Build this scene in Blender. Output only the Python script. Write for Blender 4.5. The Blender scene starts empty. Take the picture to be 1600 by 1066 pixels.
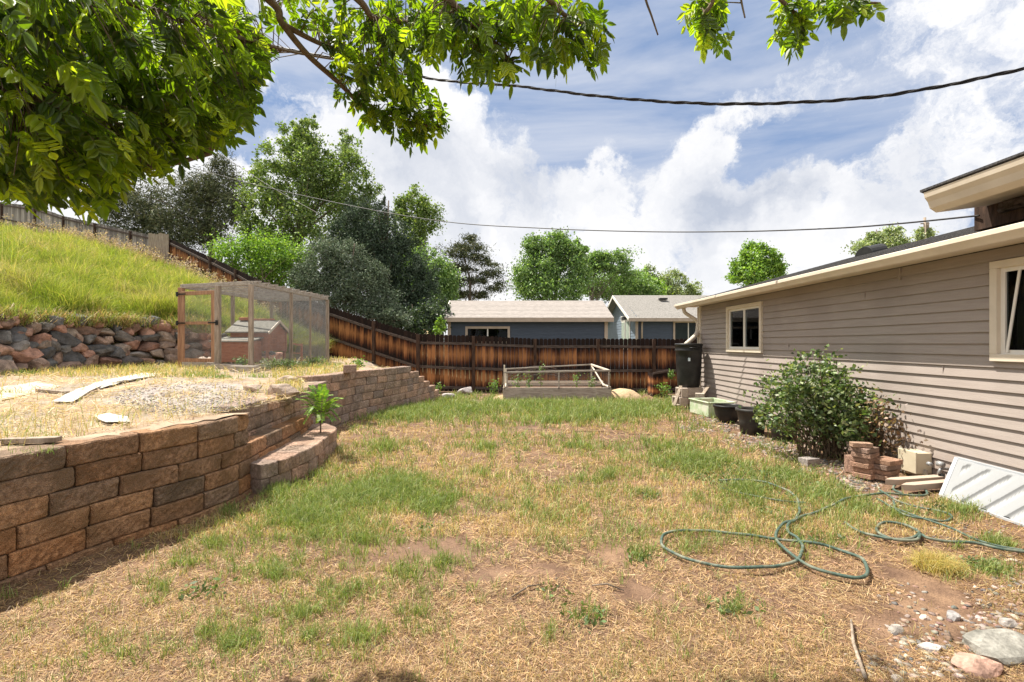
import bpy, bmesh, math, random
import numpy as np
from mathutils import Vector, Matrix, noise as mnoise
random.seed(7)
rng = np.random.default_rng(7)
sc = bpy.context.scene
col = sc.collection
# ------------------------------------------------------------------ camera, light, exposure
F, CX, CY, CH = 755.0, 800.0, 537.0, 1.5          # focal length and horizon in photo pixels, eye height in m
cd = bpy.data.cameras.new('camera'); cam = bpy.data.objects.new('camera', cd); col.objects.link(cam)
cam.location = (0, 0, CH); cam.rotation_euler = (math.pi/2, 0, 0)
cd.sensor_width = 36; cd.lens = 36*F/1600; cd.shift_y = 4/1600; cd.clip_start = 0.05; cd.clip_end = 2000
sc.camera = cam
sc.render.resolution_x = 1024; sc.render.resolution_y = 682
sc.view_settings.view_transform = 'Standard'; sc.view_settings.look = 'None'
sc.view_settings.exposure = 0.84; sc.view_settings.gamma = 1
SUN = Vector((-0.435, 0.24, 1.0)).normalized()
sd = bpy.data.lights.new('sun', 'SUN'); sd.energy = 5.0; sd.angle = math.radians(0.5); sd.color = (1.0, 0.94, 0.83)
so = bpy.data.objects.new('sun', sd); col.objects.link(so); so.rotation_euler = SUN.to_track_quat('Z', 'Y').to_euler()

def W(px, py, Y):                                   # photo pixel at depth Y -> world point
    return Vector(((px-CX)*Y/F, Y, CH-(py-CY)*Y/F))
def G(px, py, z=0.0):                               # photo pixel on the level z -> world point
    Y = (CH-z)*F/(py-CY)
    return Vector(((px-CX)*Y/F, Y, z))

def world():
    w = bpy.data.worlds.new('World'); sc.world = w; w.use_nodes = True
    nt = w.node_tree; nt.nodes.clear(); N = nt.nodes.new; L = nt.links.new
    out = N('ShaderNodeOutputWorld'); bg = N('ShaderNodeBackground'); L(bg.outputs[0], out.inputs[0])
    sky = N('ShaderNodeTexSky'); sky.sky_type = 'NISHITA'; sky.sun_disc = False
    sky.sun_elevation = math.asin(SUN.z); sky.sun_rotation = math.atan2(SUN.x, SUN.y)
    sky.air_density = 1.0; sky.dust_density = 0.6; sky.ozone_density = 1.5; sky.altitude = 1600
    tc = N('ShaderNodeTexCoord')
    def math_(op, a, b=None, clamp=False):
        m = N('ShaderNodeMath'); m.operation = op; m.use_clamp = clamp
        for i, v in enumerate((a, b)):
            if v is None: continue
            if isinstance(v, (int, float)): m.inputs[i].default_value = v
            else: L(v, m.inputs[i])
        return m.outputs[0]
    def vmath(op, a, b=None):
        m = N('ShaderNodeVectorMath'); m.operation = op
        for i, v in enumerate((a, b)):
            if v is None: continue
            if isinstance(v, (tuple, list, Vector)): m.inputs[i].default_value = v
            else: L(v, m.inputs[i])
        return m
    def noise(vec, scale, detail=8, rough=0.55, dist=0.0):
        n = N('ShaderNodeTexNoise'); n.inputs['Scale'].default_value = scale; n.inputs['Detail'].default_value = detail
        n.inputs['Roughness'].default_value = rough; n.inputs['Distortion'].default_value = dist; L(vec, n.inputs['Vector']); return n
    d = vmath('NORMALIZE', tc.outputs['Generated']).outputs[0]
    # warp the direction so that every cloud edge is billowy
    n1 = noise(d, 3.2, 9, 0.6); wv = vmath('SUBTRACT', n1.outputs['Color'], (0.5, 0.5, 0.5)).outputs[0]
    ws = vmath('SCALE', wv); ws.inputs['Scale'].default_value = 0.26
    n2 = noise(d, 14, 8, 0.62); wv2 = vmath('SUBTRACT', n2.outputs['Color'], (0.5, 0.5, 0.5)).outputs[0]
    ws2 = vmath('SCALE', wv2); ws2.inputs['Scale'].default_value = 0.11
    dw = vmath('ADD', vmath('ADD', d, ws.outputs[0]).outputs[0], ws2.outputs[0]).outputs[0]
    def blobs(lst, src):
        acc = None
        for px, py, r, amp in lst:
            v = Vector((px-CX, F, CY-py)).normalized()
            dist = vmath('DISTANCE', src, tuple(v)).outputs['Value']
            mr = N('ShaderNodeMapRange'); mr.interpolation_type = 'SMOOTHSTEP'
            mr.inputs['From Min'].default_value = 0; mr.inputs['From Max'].default_value = r/F
            mr.inputs['To Min'].default_value = amp; mr.inputs['To Max'].default_value = 0
            L(dist, mr.inputs['Value']); o = mr.outputs[0]
            acc = o if acc is None else math_('ADD', acc, o)
        return acc
    # gaps of blue between the clouds, then the clouds laid over them
    gap = blobs([(880,170,110,.8),(960,150,130,.75),(770,150,80,.6),(1060,110,150,.7),(1180,225,75,1.0),(1000,60,190,.6),(860,40,170,.5),(480,90,130,.9),
                 (400,180,70,.8),(700,60,120,.5),(1300,180,100,.3),(1400,60,200,.2),(960,265,45,.55),(985,320,40,.6),(1240,90,150,.4),
                 (930,215,60,.55),(1500,130,200,.2),(1330,215,60,.5),(1550,320,100,.25),(1080,440,60,.5),(760,20,150,.5),(600,20,120,.6),(1150,40,160,.45)], dw)
    wh = blobs([(700,180,90,.55),(1060,170,80,.5),(1150,150,70,.6),(1100,225,60,.5),(560,200,130,.5),(1250,130,55,.35),(1390,215,60,.35),(1080,250,60,.3)], dw)
    grey = blobs([(620,250,110,.8),(720,240,80,.6),(830,310,110,.85),(1180,300,110,.8),(1230,290,90,.7),(560,320,90,.4),(700,330,80,.6),(960,330,90,.3),
                  (1130,330,80,.7),(1130,410,90,.35),(900,240,60,.3),(1400,300,110,.3),(1500,230,110,.2),(740,380,60,.4)], dw)
    # thin high streaks
    mp = N('ShaderNodeMapping'); mp.inputs['Rotation'].default_value = (0, math.radians(20), math.radians(-10)); mp.inputs['Scale'].default_value = (0.9, 1.2, 5.5)
    L(d, mp.inputs[0]); n3 = noise(mp.outputs[0], 2.3, 8, 0.58, 0.4)
    streak = N('ShaderNodeMapRange'); streak.inputs['From Min'].default_value = 0.30; streak.inputs['From Max'].default_value = 0.66
    streak.inputs['To Min'].default_value = 0.0; streak.inputs['To Max'].default_value = 0.8; L(n3.outputs[0], streak.inputs['Value'])
    cov = math_('ADD', math_('SUBTRACT', 1.06, gap), wh)
    n4 = noise(dw, 10, 10, 0.66)
    cov = math_('ADD', cov, math_('MULTIPLY', math_('SUBTRACT', n4.outputs[0], 0.5), 1.9))
    cr = N('ShaderNodeMapRange'); cr.interpolation_type = 'SMOOTHSTEP'; cr.inputs['From Min'].default_value = 0.42; cr.inputs['From Max'].default_value = 0.98
    L(cov, cr.inputs['Value']); mask = cr.outputs[0]
    # soft grey bases on the clouds
    n5 = noise(dw, 4.2, 7, 0.55)
    g = math_('ADD', math_('MULTIPLY', grey, math_('MULTIPLY', n5.outputs[0], 1.05)), math_('MULTIPLY', math_('SUBTRACT', n5.outputs[0], 0.44), 1.7))
    g = math_('ADD', g, math_('MULTIPLY', math_('SUBTRACT', n4.outputs[0], 0.5), -.9))
    g = math_('MULTIPLY', g, .85, True)
    ccol = N('ShaderNodeMixRGB'); ccol.inputs[1].default_value = (0.68, 0.68, 0.69, 1); ccol.inputs[2].default_value = (0.36, 0.395, 0.47, 1); L(g, ccol.inputs[0])
    scl = N('ShaderNodeVectorMath'); scl.operation = 'SCALE'; scl.inputs['Scale'].default_value = SKYK; L(sky.outputs[0], scl.inputs[0])
    tint = N('ShaderNodeMixRGB'); tint.inputs[0].default_value = 0.75; tint.inputs[2].default_value = (0.15, 0.245, 0.44, 1); L(scl.outputs[0], tint.inputs[1])
    st = N('ShaderNodeMixRGB'); st.inputs[2].default_value = (0.47, 0.50, 0.57, 1); L(streak.outputs[0], st.inputs[0]); L(tint.outputs[0], st.inputs[1])
    fin = N('ShaderNodeMixRGB'); L(mask, fin.inputs[0]); L(st.outputs[0], fin.inputs[1]); L(ccol.outputs[0], fin.inputs[2])
    # Nishita is left at physical brightness / 10, so the background itself runs at 0.1
    up = N('ShaderNodeVectorMath'); up.operation = 'SCALE'; up.inputs['Scale'].default_value = 8.5; L(fin.outputs[0], up.inputs[0])
    L(up.outputs[0], bg.inputs[0]); bg.inputs[1].default_value = 0.1
SKYK = 0.08
world()

# ------------------------------------------------------------------ materials
def mk(name):
    m = bpy.data.materials.new(name); m.use_nodes = True; nt = m.node_tree
    return m, nt, nt.nodes['Principled BSDF'], nt.nodes.new, nt.links.new
def pm(name, c1, c2=None, scale=6, rough=0.8, bump=0.15, stretch=(1,1,1), attr=False, detail=6, metal=0.0, lo=0.35, hi=0.65, bscale=None, spec=0.3, fine=0.0, fscale=60, c3=None, s3=1.2, rot=(0,0,0)):
    m, nt, b, N, L = mk(name)
    b.inputs['Roughness'].default_value = rough; b.inputs['Metallic'].default_value = metal; b.inputs['Specular IOR Level'].default_value = spec
    tc = N('ShaderNodeTexCoord'); mp = N('ShaderNodeMapping'); mp.inputs['Scale'].default_value = stretch; mp.inputs['Rotation'].default_value = rot; L(tc.outputs['Object'], mp.inputs[0])
    n = N('ShaderNodeTexNoise'); n.inputs['Scale'].default_value = scale; n.inputs['Detail'].default_value = detail; n.inputs['Roughness'].default_value = 0.6; L(mp.outputs[0], n.inputs['Vector'])
    r = N('ShaderNodeValToRGB'); r.color_ramp.elements[0].position = lo; r.color_ramp.elements[1].position = hi
    c2 = c2 or c1
    r.color_ramp.elements[0].color = (*c1, 1); r.color_ramp.elements[1].color = (*c2, 1); L(n.outputs[0], r.inputs[0]); cur = r.outputs[0]
    if c3:
        n3 = N('ShaderNodeTexNoise'); n3.inputs['Scale'].default_value = s3; n3.inputs['Detail'].default_value = 5; L(tc.outputs['Object'], n3.inputs['Vector'])
        r3 = N('ShaderNodeMapRange'); r3.inputs['From Min'].default_value = 0.48; r3.inputs['From Max'].default_value = 0.62; L(n3.outputs[0], r3.inputs['Value'])
        mx = N('ShaderNodeMixRGB'); L(r3.outputs[0], mx.inputs[0]); L(cur, mx.inputs[1]); mx.inputs[2].default_value = (*c3, 1); cur = mx.outputs[0]
    if fine:
        nf = N('ShaderNodeTexNoise'); nf.inputs['Scale'].default_value = fscale; nf.inputs['Detail'].default_value = 3; L(mp.outputs[0], nf.inputs['Vector'])
        rf = N('ShaderNodeMapRange'); rf.inputs['From Min'].default_value = 0.3; rf.inputs['From Max'].default_value = 0.7; rf.inputs['To Min'].default_value = 1-fine; rf.inputs['To Max'].default_value = 1+fine; L(nf.outputs[0], rf.inputs['Value'])
        mf = N('ShaderNodeVectorMath'); mf.operation = 'SCALE'; L(cur, mf.inputs[0]); L(rf.outputs[0], mf.inputs['Scale']); cur = mf.outputs[0]
    if attr:
        a = N('ShaderNodeAttribute'); a.attribute_name = 'Col'
        mm = N('ShaderNodeMixRGB'); mm.blend_type = 'MULTIPLY'; mm.inputs[0].default_value = 1; L(cur, mm.inputs[1]); L(a.outputs['Color'], mm.inputs[2]); cur = mm.outputs[0]
    L(cur, b.inputs['Base Color'])
    if bump:
        nb = N('ShaderNodeTexNoise'); nb.inputs['Scale'].default_value = bscale or scale*6; nb.inputs['Detail'].default_value = 6; L(mp.outputs[0], nb.inputs['Vector'])
        bp = N('ShaderNodeBump'); bp.inputs['Strength'].default_value = bump; bp.inputs['Distance'].default_value = 0.02; L(nb.outputs[0], bp.inputs['Height']); L(bp.outputs[0], b.inputs['Normal'])
    return m
def leafmat(name, trans=0.4, rough=0.55, gloss=0.06, warm=(1.25, 1.3, 0.55)):
    m = bpy.data.materials.new(name); m.use_nodes = True; nt = m.node_tree; nt.nodes.clear(); N = nt.nodes.new; L = nt.links.new
    a = N('ShaderNodeAttribute'); a.attribute_name = 'Col'
    df = N('ShaderNodeBsdfDiffuse'); tr = N('ShaderNodeBsdfTranslucent'); gl = N('ShaderNodeBsdfGlossy'); gl.inputs['Roughness'].default_value = rough
    gl.inputs['Color'].default_value = (1, 1, 1, 1)
    L(a.outputs['Color'], df.inputs[0]); mu = N('ShaderNodeMixRGB'); mu.blend_type = 'MULTIPLY'; mu.inputs[0].default_value = 1; mu.inputs[2].default_value = (*warm, 1)
    L(a.outputs['Color'], mu.inputs[1]); L(mu.outputs[0], tr.inputs[0])
    m1 = N('ShaderNodeMixShader'); m1.inputs[0].default_value = trans; L(df.outputs[0], m1.inputs[1]); L(tr.outputs[0], m1.inputs[2])
    m2 = N('ShaderNodeMixShader'); m2.inputs[0].default_value = gloss; L(m1.outputs[0], m2.inputs[1]); L(gl.outputs[0], m2.inputs[2])
    o = N('ShaderNodeOutputMaterial'); L(m2.outputs[0], o.inputs[0]); return m
M = {}
M['leaf'] = leafmat('tree_leaf', 0.35, 0.5, 0.04)
M['nearleaf'] = leafmat('ash_leaf', 0.62, 0.4, 0.04, (2.3, 2.25, 0.4))
M['needle'] = leafmat('needle', 0.12, 0.6, 0.03, (1, 1, .8))
M['grass'] = leafmat('grass_blade', 0.35, 0.6, 0.03, (1.2, 1.2, .6))
M['bark'] = pm('bark', (.10,.075,.055), (.24,.19,.15), 9, .95, .5, (1,1,.25))
M['twig'] = pm('twig_bark', (.12,.08,.05), (.2,.15,.1), 30, .9, .3)
M['block'] = pm('split_face_block', (.55,.52,.50), (1.2,1.15,1.12), 34, .95, 1.0, attr=True, detail=9, bscale=110, fine=.45, fscale=260, c3=(.62,.60,.56), s3=5.0)
M['rock'] = pm('field_stone', (.55,.53,.5), (1.25,1.2,1.15), 7, .9, .5, attr=True, detail=8, bscale=30, fine=.2)
M['siding'] = pm('taupe_siding', (.345,.292,.264), (.385,.33,.298), 3, .6, .12, (14,1,14), bscale=12, fine=.05, c3=(.31,.262,.236), s3=.8)
def splash(m):
    nt = m.node_tree; N = nt.nodes.new; L = nt.links.new; bs = nt.nodes['Principled BSDF']; src = bs.inputs['Base Color'].links[0].from_socket
    ge = N('ShaderNodeNewGeometry'); sx = N('ShaderNodeSeparateXYZ'); L(ge.outputs['Position'], sx.inputs[0]); n = N('ShaderNodeTexNoise'); n.inputs['Scale'].default_value = 7; n.inputs['Detail'].default_value = 8; L(ge.outputs['Position'], n.inputs['Vector'])
    a = N('ShaderNodeMapRange'); a.inputs['From Min'].default_value = 0.0; a.inputs['From Max'].default_value = .42; a.inputs['To Min'].default_value = .75; a.inputs['To Max'].default_value = 0; L(sx.outputs[2], a.inputs['Value'])
    q = N('ShaderNodeMath'); q.operation = 'MULTIPLY'; q.use_clamp = True; L(a.outputs[0], q.inputs[0]); r = N('ShaderNodeMapRange'); r.inputs['From Min'].default_value = .38; r.inputs['From Max'].default_value = .62; L(n.outputs[0], r.inputs['Value']); L(r.outputs[0], q.inputs[1])
    mx = N('ShaderNodeMixRGB'); L(q.outputs[0], mx.inputs[0]); L(src, mx.inputs[1]); mx.inputs[2].default_value = (.27,.19,.135,1); L(mx.outputs[0], bs.inputs['Base Color'])
splash(M['siding'])
M['cream'] = pm('cream_paint', (.66,.575,.46), (.75,.665,.55), 3, .5, .03)
M['white'] = pm('white_paint', (.78,.74,.68), (.84,.8,.74), 4, .5, .03)
M['shingle'] = pm('dark_shingle', (.035,.034,.036), (.11,.105,.105), 40, .95, .5, (1,1,1), fine=.5, fscale=90)
M['black'] = pm('black_plastic', (.012,.012,.012), (.028,.027,.026), 4, .42, .05, fine=.1)
M['metalpipe'] = pm('painted_downspout', (.56,.48,.38), (.70,.62,.52), 10, .5, .1)
M['post'] = pm('weathered_timber', (.22,.17,.125), (.42,.345,.275), 5, .9, .3, (6,6,.6), bscale=30, fine=.15)
M['greywood'] = pm('grey_timber', (.27,.235,.20), (.47,.42,.36), 5, .9, .3, (1,6,6), bscale=30, fine=.15)
M['redpost'] = pm('reddish_timber', (.25,.13,.075), (.46,.27,.16), 5, .85, .3, (6,6,.5), bscale=30, fine=.12)
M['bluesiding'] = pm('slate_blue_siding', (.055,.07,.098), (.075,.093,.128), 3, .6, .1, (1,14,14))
M['sunlitblue'] = pm('sunlit_blue_siding', (.16,.20,.25), (.20,.25,.31), 3, .6, .1)  # slate blue siding lightened: sun on the left gable wall put into the colour
M['tantrim'] = pm('tan_trim', (.42,.33,.26), (.50,.40,.32), 5, .6, .05)
M['wire'] = pm('galvanised_wire', (.30,.30,.30), (.42,.42,.42), 8, .5, 0, metal=.4)
M['coop'] = pm('coop_red_wood', (.36,.14,.08), (.48,.21,.125), 5, .75, .2, (1,1,7), bscale=20, fine=.12)
M['cooproof'] = pm('coop_roof_felt', (.17,.165,.145), (.27,.26,.23), 20, .9, .2)
M['concrete'] = pm('concrete', (.42,.34,.28), (.56,.47,.40), 10, .95, .3, fine=.12)
M['mint'] = pm('mint_plastic', (.40,.50,.31), (.52,.61,.42), 5, .5, .08, c3=(.6,.62,.5), s3=6)
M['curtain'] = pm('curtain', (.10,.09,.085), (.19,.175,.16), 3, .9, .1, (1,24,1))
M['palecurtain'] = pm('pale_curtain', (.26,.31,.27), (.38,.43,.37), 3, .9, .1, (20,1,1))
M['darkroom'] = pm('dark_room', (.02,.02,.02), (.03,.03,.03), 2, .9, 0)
M['hose'] = pm('green_hose', (.05,.085,.065), (.09,.13,.105), 30, .6, .05, c3=(.19,.20,.15), s3=9, fine=.2)
M['cable'] = pm('black_cable', (.018,.015,.014), (.035,.03,.028), 20, .5, .05)
M['fabric'] = pm('white_ground_fabric', (.42,.39,.35), (.6,.57,.53), 8, .9, .3)
M['box'] = pm('beige_box', (.58,.50,.36), (.66,.58,.43), 6, .55, .05)
M['straw'] = pm('straw_mound', (.42,.3,.17), (.62,.46,.29), 20, .95, .6)
M['stone'] = M['rock']
def glassmat(name, tint=(.9,.93,.95)):
    m = bpy.data.materials.new(name); m.use_nodes = True; nt = m.node_tree; nt.nodes.clear(); N = nt.nodes.new; L = nt.links.new
    t = N('ShaderNodeBsdfTransparent'); t.inputs[0].default_value = (.55,.57,.57, 1); g = N('ShaderNodeBsdfGlossy'); g.inputs['Roughness'].default_value = .03
    g.inputs[0].default_value = (*tint, 1); fr = N('ShaderNodeFresnel'); fr.inputs[0].default_value = 1.22
    x = N('ShaderNodeMixShader'); L(fr.outputs[0], x.inputs[0]); L(t.outputs[0], x.inputs[1]); L(g.outputs[0], x.inputs[2]); o = N('ShaderNodeOutputMaterial'); L(x.outputs[0], o.inputs[0]); return m
M['glass'] = glassmat('window_glass')
def polymat():
    m, nt, b, N, L = mk('clear_corrugated_plastic'); b.inputs['Roughness'].default_value = .35; a = N('ShaderNodeAttribute'); a.attribute_name = 'Col'; L(a.outputs['Color'], b.inputs['Base Color'])
    return m
M['poly'] = polymat()
def fencemat(name, dark, mid, hot, b0, b1):
    m, nt, b, N, L = mk(name); b.inputs['Roughness'].default_value = .8; b.inputs['Specular IOR Level'].default_value = .2
    uv = N('ShaderNodeUVMap'); uv.uv_map = 'UVMap'; sx = N('ShaderNodeSeparateXYZ'); L(uv.outputs[0], sx.inputs[0])
    def mt(op, a, c=None, cl=False):
        q = N('ShaderNodeMath'); q.operation = op; q.use_clamp = cl
        for i, v in enumerate((a, c)):
            if v is None: continue
            if isinstance(v, (int, float)): q.inputs[i].default_value = v
            else: L(v, q.inputs[i])
        return q.outputs[0]
    u, v = sx.outputs[0], sx.outputs[1]
    # streaks: noise stretched along the board, plus one random value per board
    mp = N('ShaderNodeMapping'); mp.inputs['Scale'].default_value = (2.6, 2.0, 1); L(uv.outputs[0], mp.inputs[0])
    n = N('ShaderNodeTexNoise'); n.inputs['Scale'].default_value = 1; n.inputs['Detail'].default_value = 5; n.inputs['Roughness'].default_value = .7; L(mp.outputs[0], n.inputs['Vector'])
    fl = mt('FLOOR', u); wn = N('ShaderNodeTexWhiteNoise'); wn.noise_dimensions = '1D'; L(fl, wn.inputs['W'])
    jag = mt('ADD', mt('MULTIPLY', mt('SUBTRACT', n.outputs[0], .5), 2.3), mt('MULTIPLY', mt('SUBTRACT', wn.outputs[0], .5), .35))
    def tri(c, w):      # weathered bright band centred at height c, half width w
        return mt('SUBTRACT', 1, mt('DIVIDE', mt('ABSOLUTE', mt('SUBTRACT', v, c)), w))
    band = mt('MAXIMUM', tri(*b0), tri(*b1))
    f = mt('ADD', mt('MULTIPLY', band, 1.0), mt('MULTIPLY', jag, 1.15))
    r = N('ShaderNodeValToRGB'); e = r.color_ramp.elements; e[0].position = .02; e[0].color = (*dark, 1); e[1].position = .95; e[1].color = (*hot, 1)
    q = e.new(.33); q.color = (*mid, 1); L(f, r.inputs[0])
    n2 = N('ShaderNodeTexNoise'); n2.inputs['Scale'].default_value = 1; n2.inputs['Detail'].default_value = 6; mp2 = N('ShaderNodeMapping'); mp2.inputs['Scale'].default_value = (25, 3, 1); L(uv.outputs[0], mp2.inputs[0]); L(mp2.outputs[0], n2.inputs['Vector'])
    k = N('ShaderNodeMapRange'); k.inputs['From Min'].default_value = .3; k.inputs['From Max'].default_value = .7; k.inputs['To Min'].default_value = .55; k.inputs['To Max'].default_value = 1.35; L(n2.outputs[0], k.inputs['Value'])
    kb = mt('MULTIPLY', k.outputs[0], mt('ADD', .62, mt('MULTIPLY', wn.outputs[0], .7)))
    s = N('ShaderNodeVectorMath'); s.operation = 'SCALE'; L(r.outputs[0], s.inputs[0]); L(kb, s.inputs['Scale']); L(s.outputs[0], b.inputs['Base Color'])
    bp = N('ShaderNodeBump'); bp.inputs['Strength'].default_value = .3; bp.inputs['Distance'].default_value = .01; L(n2.outputs[0], bp.inputs['Height']); L(bp.outputs[0], b.inputs['Normal'])
    return m
M['fence'] = fencemat('stained_cedar', (.022,.012,.009), (.095,.034,.017), (.33,.145,.055), (.66,.19), (.26,.18))
M['greyfence'] = fencemat('grey_cedar', (.16,.145,.13), (.24,.215,.195), (.36,.33,.30), (.5,.6), (.3,.5))
M['rail'] = pm('fence_rail', (.05,.035,.028), (.13,.10,.085), 5, .9, .3, (1,6,6), fine=.2)
M['railpost'] = pm('fence_post', (.035,.020,.014), (.09,.052,.035), 5, .9, .3, (6,6,1), fine=.2)

# ------------------------------------------------------------------ builders
class MB:
    def __init__(s): s.v = []; s.f = []; s.c = []; s.col = None; s.uv = {}; s.sm = []
    def add(s, vs, fs, col=None, smooth=False):
        n = len(s.v); s.v += [tuple(v) for v in vs]; s.f += [tuple(i+n for i in f) for f in fs]; s.sm += [smooth]*len(fs)
        c = col or s.col or (1, 1, 1); s.c += [c]*len(vs)
    def box(s, c, size, rot=None, col=None, taper=None):
        hx, hy, hz = [q/2 for q in size]
        vs = [Vector((x*hx, y*hy, z*hz)) for z in (-1, 1) for y in (-1, 1) for x in (-1, 1)]
        if taper:
            for v in vs[4:]: v.x *= taper; v.y *= taper
        if rot is not None:
            R = rot if isinstance(rot, Matrix) else Matrix.Rotation(rot, 3, 'Z')
            vs = [R @ v for v in vs]
        c = Vector(c); s.add([v+c for v in vs], [(0,2,3,1),(4,5,7,6),(0,1,5,4),(2,6,7,3),(0,4,6,2),(1,3,7,5)], col)
    def beam(s, a, b, w, h, up=(0,0,1), col=None):          # box from a to b, w wide, h tall
        a, b = Vector(a), Vector(b); d = (b-a); L = d.length; d.normalize(); u = Vector(up); r = d.cross(u)
        if r.length < 1e-4: r = d.cross(Vector((1,0,0)))
        r.normalize(); u = r.cross(d)
        R = Matrix((r, d, u)).transposed(); s.box((a+b)/2, (w, L, h), R, col)
    def tube(s, pts, rad, n=8, cap=True, col=None):
        pts = [Vector(p) for p in pts]
        if isinstance(rad, (int, float)): rad = [rad]*len(pts)
        vs = []; fs = []; prev = None
        for i, p in enumerate(pts):
            d = (pts[min(i+1, len(pts)-1)]-pts[max(i-1, 0)]).normalized()
            if prev is None:
                r = d.orthogonal().normalized()
            else:
                r = (prev-d*prev.dot(d))
                r = r.normalized() if r.length > 1e-5 else d.orthogonal().normalized()
            prev = r; u = d.cross(r)
            for k in range(n):
                a = 2*math.pi*k/n; vs.append(p+(r*math.cos(a)+u*math.sin(a))*rad[i])
        for i in range(len(pts)-1):
            for k in range(n):
                k2 = (k+1) % n; fs.append((i*n+k, i*n+k2, (i+1)*n+k2, (i+1)*n+k))
        if cap: fs += [tuple(range(n-1, -1, -1)), tuple((len(pts)-1)*n+k for k in range(n))]
        s.add(vs, fs, col, True)
    def lathe(s, c, prof, n=32, col=None, smooth=True):     # prof: (r, z) bottom to top
        vs = []; fs = []; c = Vector(c)
        for r, z in prof:
            for k in range(n):
                a = 2*math.pi*k/n; vs.append(c+Vector((r*math.cos(a), r*math.sin(a), z)))
        for i in range(len(prof)-1):
            for k in range(n):
                k2 = (k+1) % n; fs.append((i*n+k, i*n+k2, (i+1)*n+k2, (i+1)*n+k))
        s.add(vs, fs, col, smooth)
    def poly(s, pts, col=None): s.add(pts, [tuple(range(len(pts)))], col)
    def prism(s, pts, d, col=None):                          # polygon extruded by vector d
        pts = [Vector(p) for p in pts]; d = Vector(d); n = len(pts)
        fs = [tuple(range(n-1, -1, -1)), tuple(range(n, 2*n))]+[(i, (i+1) % n, (i+1) % n+n, i+n) for i in range(n)]
        s.add(pts+[p+d for p in pts], fs, col)
    def build(s, name, mat, parent=None, bevel=0, uvs=None):
        me = bpy.data.meshes.new(name)
        off = Vector((0,0,0)); p = parent
        while p is not None: off += p.location; p = p.parent
        me.from_pydata([(v[0]-off.x, v[1]-off.y, v[2]-off.z) for v in s.v], [], s.f)
        me.polygons.foreach_set('use_smooth', s.sm)
        at = me.color_attributes.new('Col', 'FLOAT_COLOR', 'POINT')
        at.data.foreach_set('color', np.array([(c[0], c[1], c[2], 1) for c in s.c], dtype=np.float32).ravel())
        if uvs is not None:
            l = me.uv_layers.new(name='UVMap'); a = np.array(uvs, dtype=np.float32)
            idx = np.zeros(len(me.loops), dtype=np.int32); me.loops.foreach_get('vertex_index', idx); l.data.foreach_set('uv', a[idx].ravel())
        bm = bmesh.new(); bm.from_mesh(me); bmesh.ops.recalc_face_normals(bm, faces=bm.faces); bm.to_mesh(me); bm.free()
        me.materials.append(mat); o = bpy.data.objects.new(name, me); col.objects.link(o)
        if parent is not None: o.parent = parent
        if bevel:
            b = o.modifiers.new('bevel', 'BEVEL'); b.width = bevel; b.segments = 2; b.limit_method = 'ANGLE'
        return o
def thing(name, label, cat, loc=(0,0,0), group=None):
    o = bpy.data.objects.new(name, None); col.objects.link(o); o.empty_display_size = .1; o.location = loc
    o['label'] = label; o['category'] = cat
    if group: o['group'] = group
    return o
def tag(o, label, cat, group=None):
    o['label'] = label; o['category'] = cat
    if group: o['group'] = group
    return o
def npmesh(name, V, loop_total, loops, mat, parent=None, colr=None, smooth=False):
    off = np.zeros(3); p = parent
    while p is not None: off += np.array(p.location); p = p.parent
    V = (V-off).astype(np.float32); me = bpy.data.meshes.new(name); me.vertices.add(len(V)); me.vertices.foreach_set('co', V.ravel())
    me.loops.add(len(loops)); me.loops.foreach_set('vertex_index', loops.astype(np.int32)); me.polygons.add(len(loop_total))
    st = np.zeros(len(loop_total), dtype=np.int32); st[1:] = np.cumsum(loop_total)[:-1]; me.polygons.foreach_set('loop_start', st)
    if smooth: me.polygons.foreach_set('use_smooth', np.ones(len(loop_total), dtype=bool))
    me.update(calc_edges=True)
    if colr is not None:
        at = me.color_attributes.new('Col', 'FLOAT_COLOR', 'POINT'); c = np.ones((len(V), 4), dtype=np.float32); c[:, :3] = colr; at.data.foreach_set('color', c.ravel())
    me.materials.append(mat); o = bpy.data.objects.new(name, me); col.objects.link(o)
    if parent is not None: o.parent = parent
    return o
def rcol(n, cols, jit=.18, w=None):
    cols = np.array(cols); c = cols[rng.choice(len(cols), n, p=w)]
    return np.clip(c*(1+rng.normal(0, jit, (n, 1))), .004, 1)*(1+rng.normal(0, .05, (n, 3)))
def leaves(name, P, size, cols, mat, parent=None, aspect=.55, w=None, jit=.22, upbias=0.0):
    n = len(P); a = rng.normal(size=(n, 3)); a[:, 2] += upbias; a /= np.linalg.norm(a, axis=1)[:, None]; b = rng.normal(size=(n, 3)); b -= a*(a*b).sum(1)[:, None]; b /= np.linalg.norm(b, axis=1)[:, None]
    s = (size*(.6+.8*rng.random(n)))[:, None]
    V = np.stack([P-a*s*.5, P+b*s*aspect*.5+a*s*.05, P+a*s*.5, P-b*s*aspect*.5+a*s*.05], 1).reshape(-1, 3)
    c = np.repeat(rcol(n, cols, jit, w), 4, 0)
    return npmesh(name, V, np.full(n, 4), np.arange(4*n), mat, parent, c)
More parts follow.
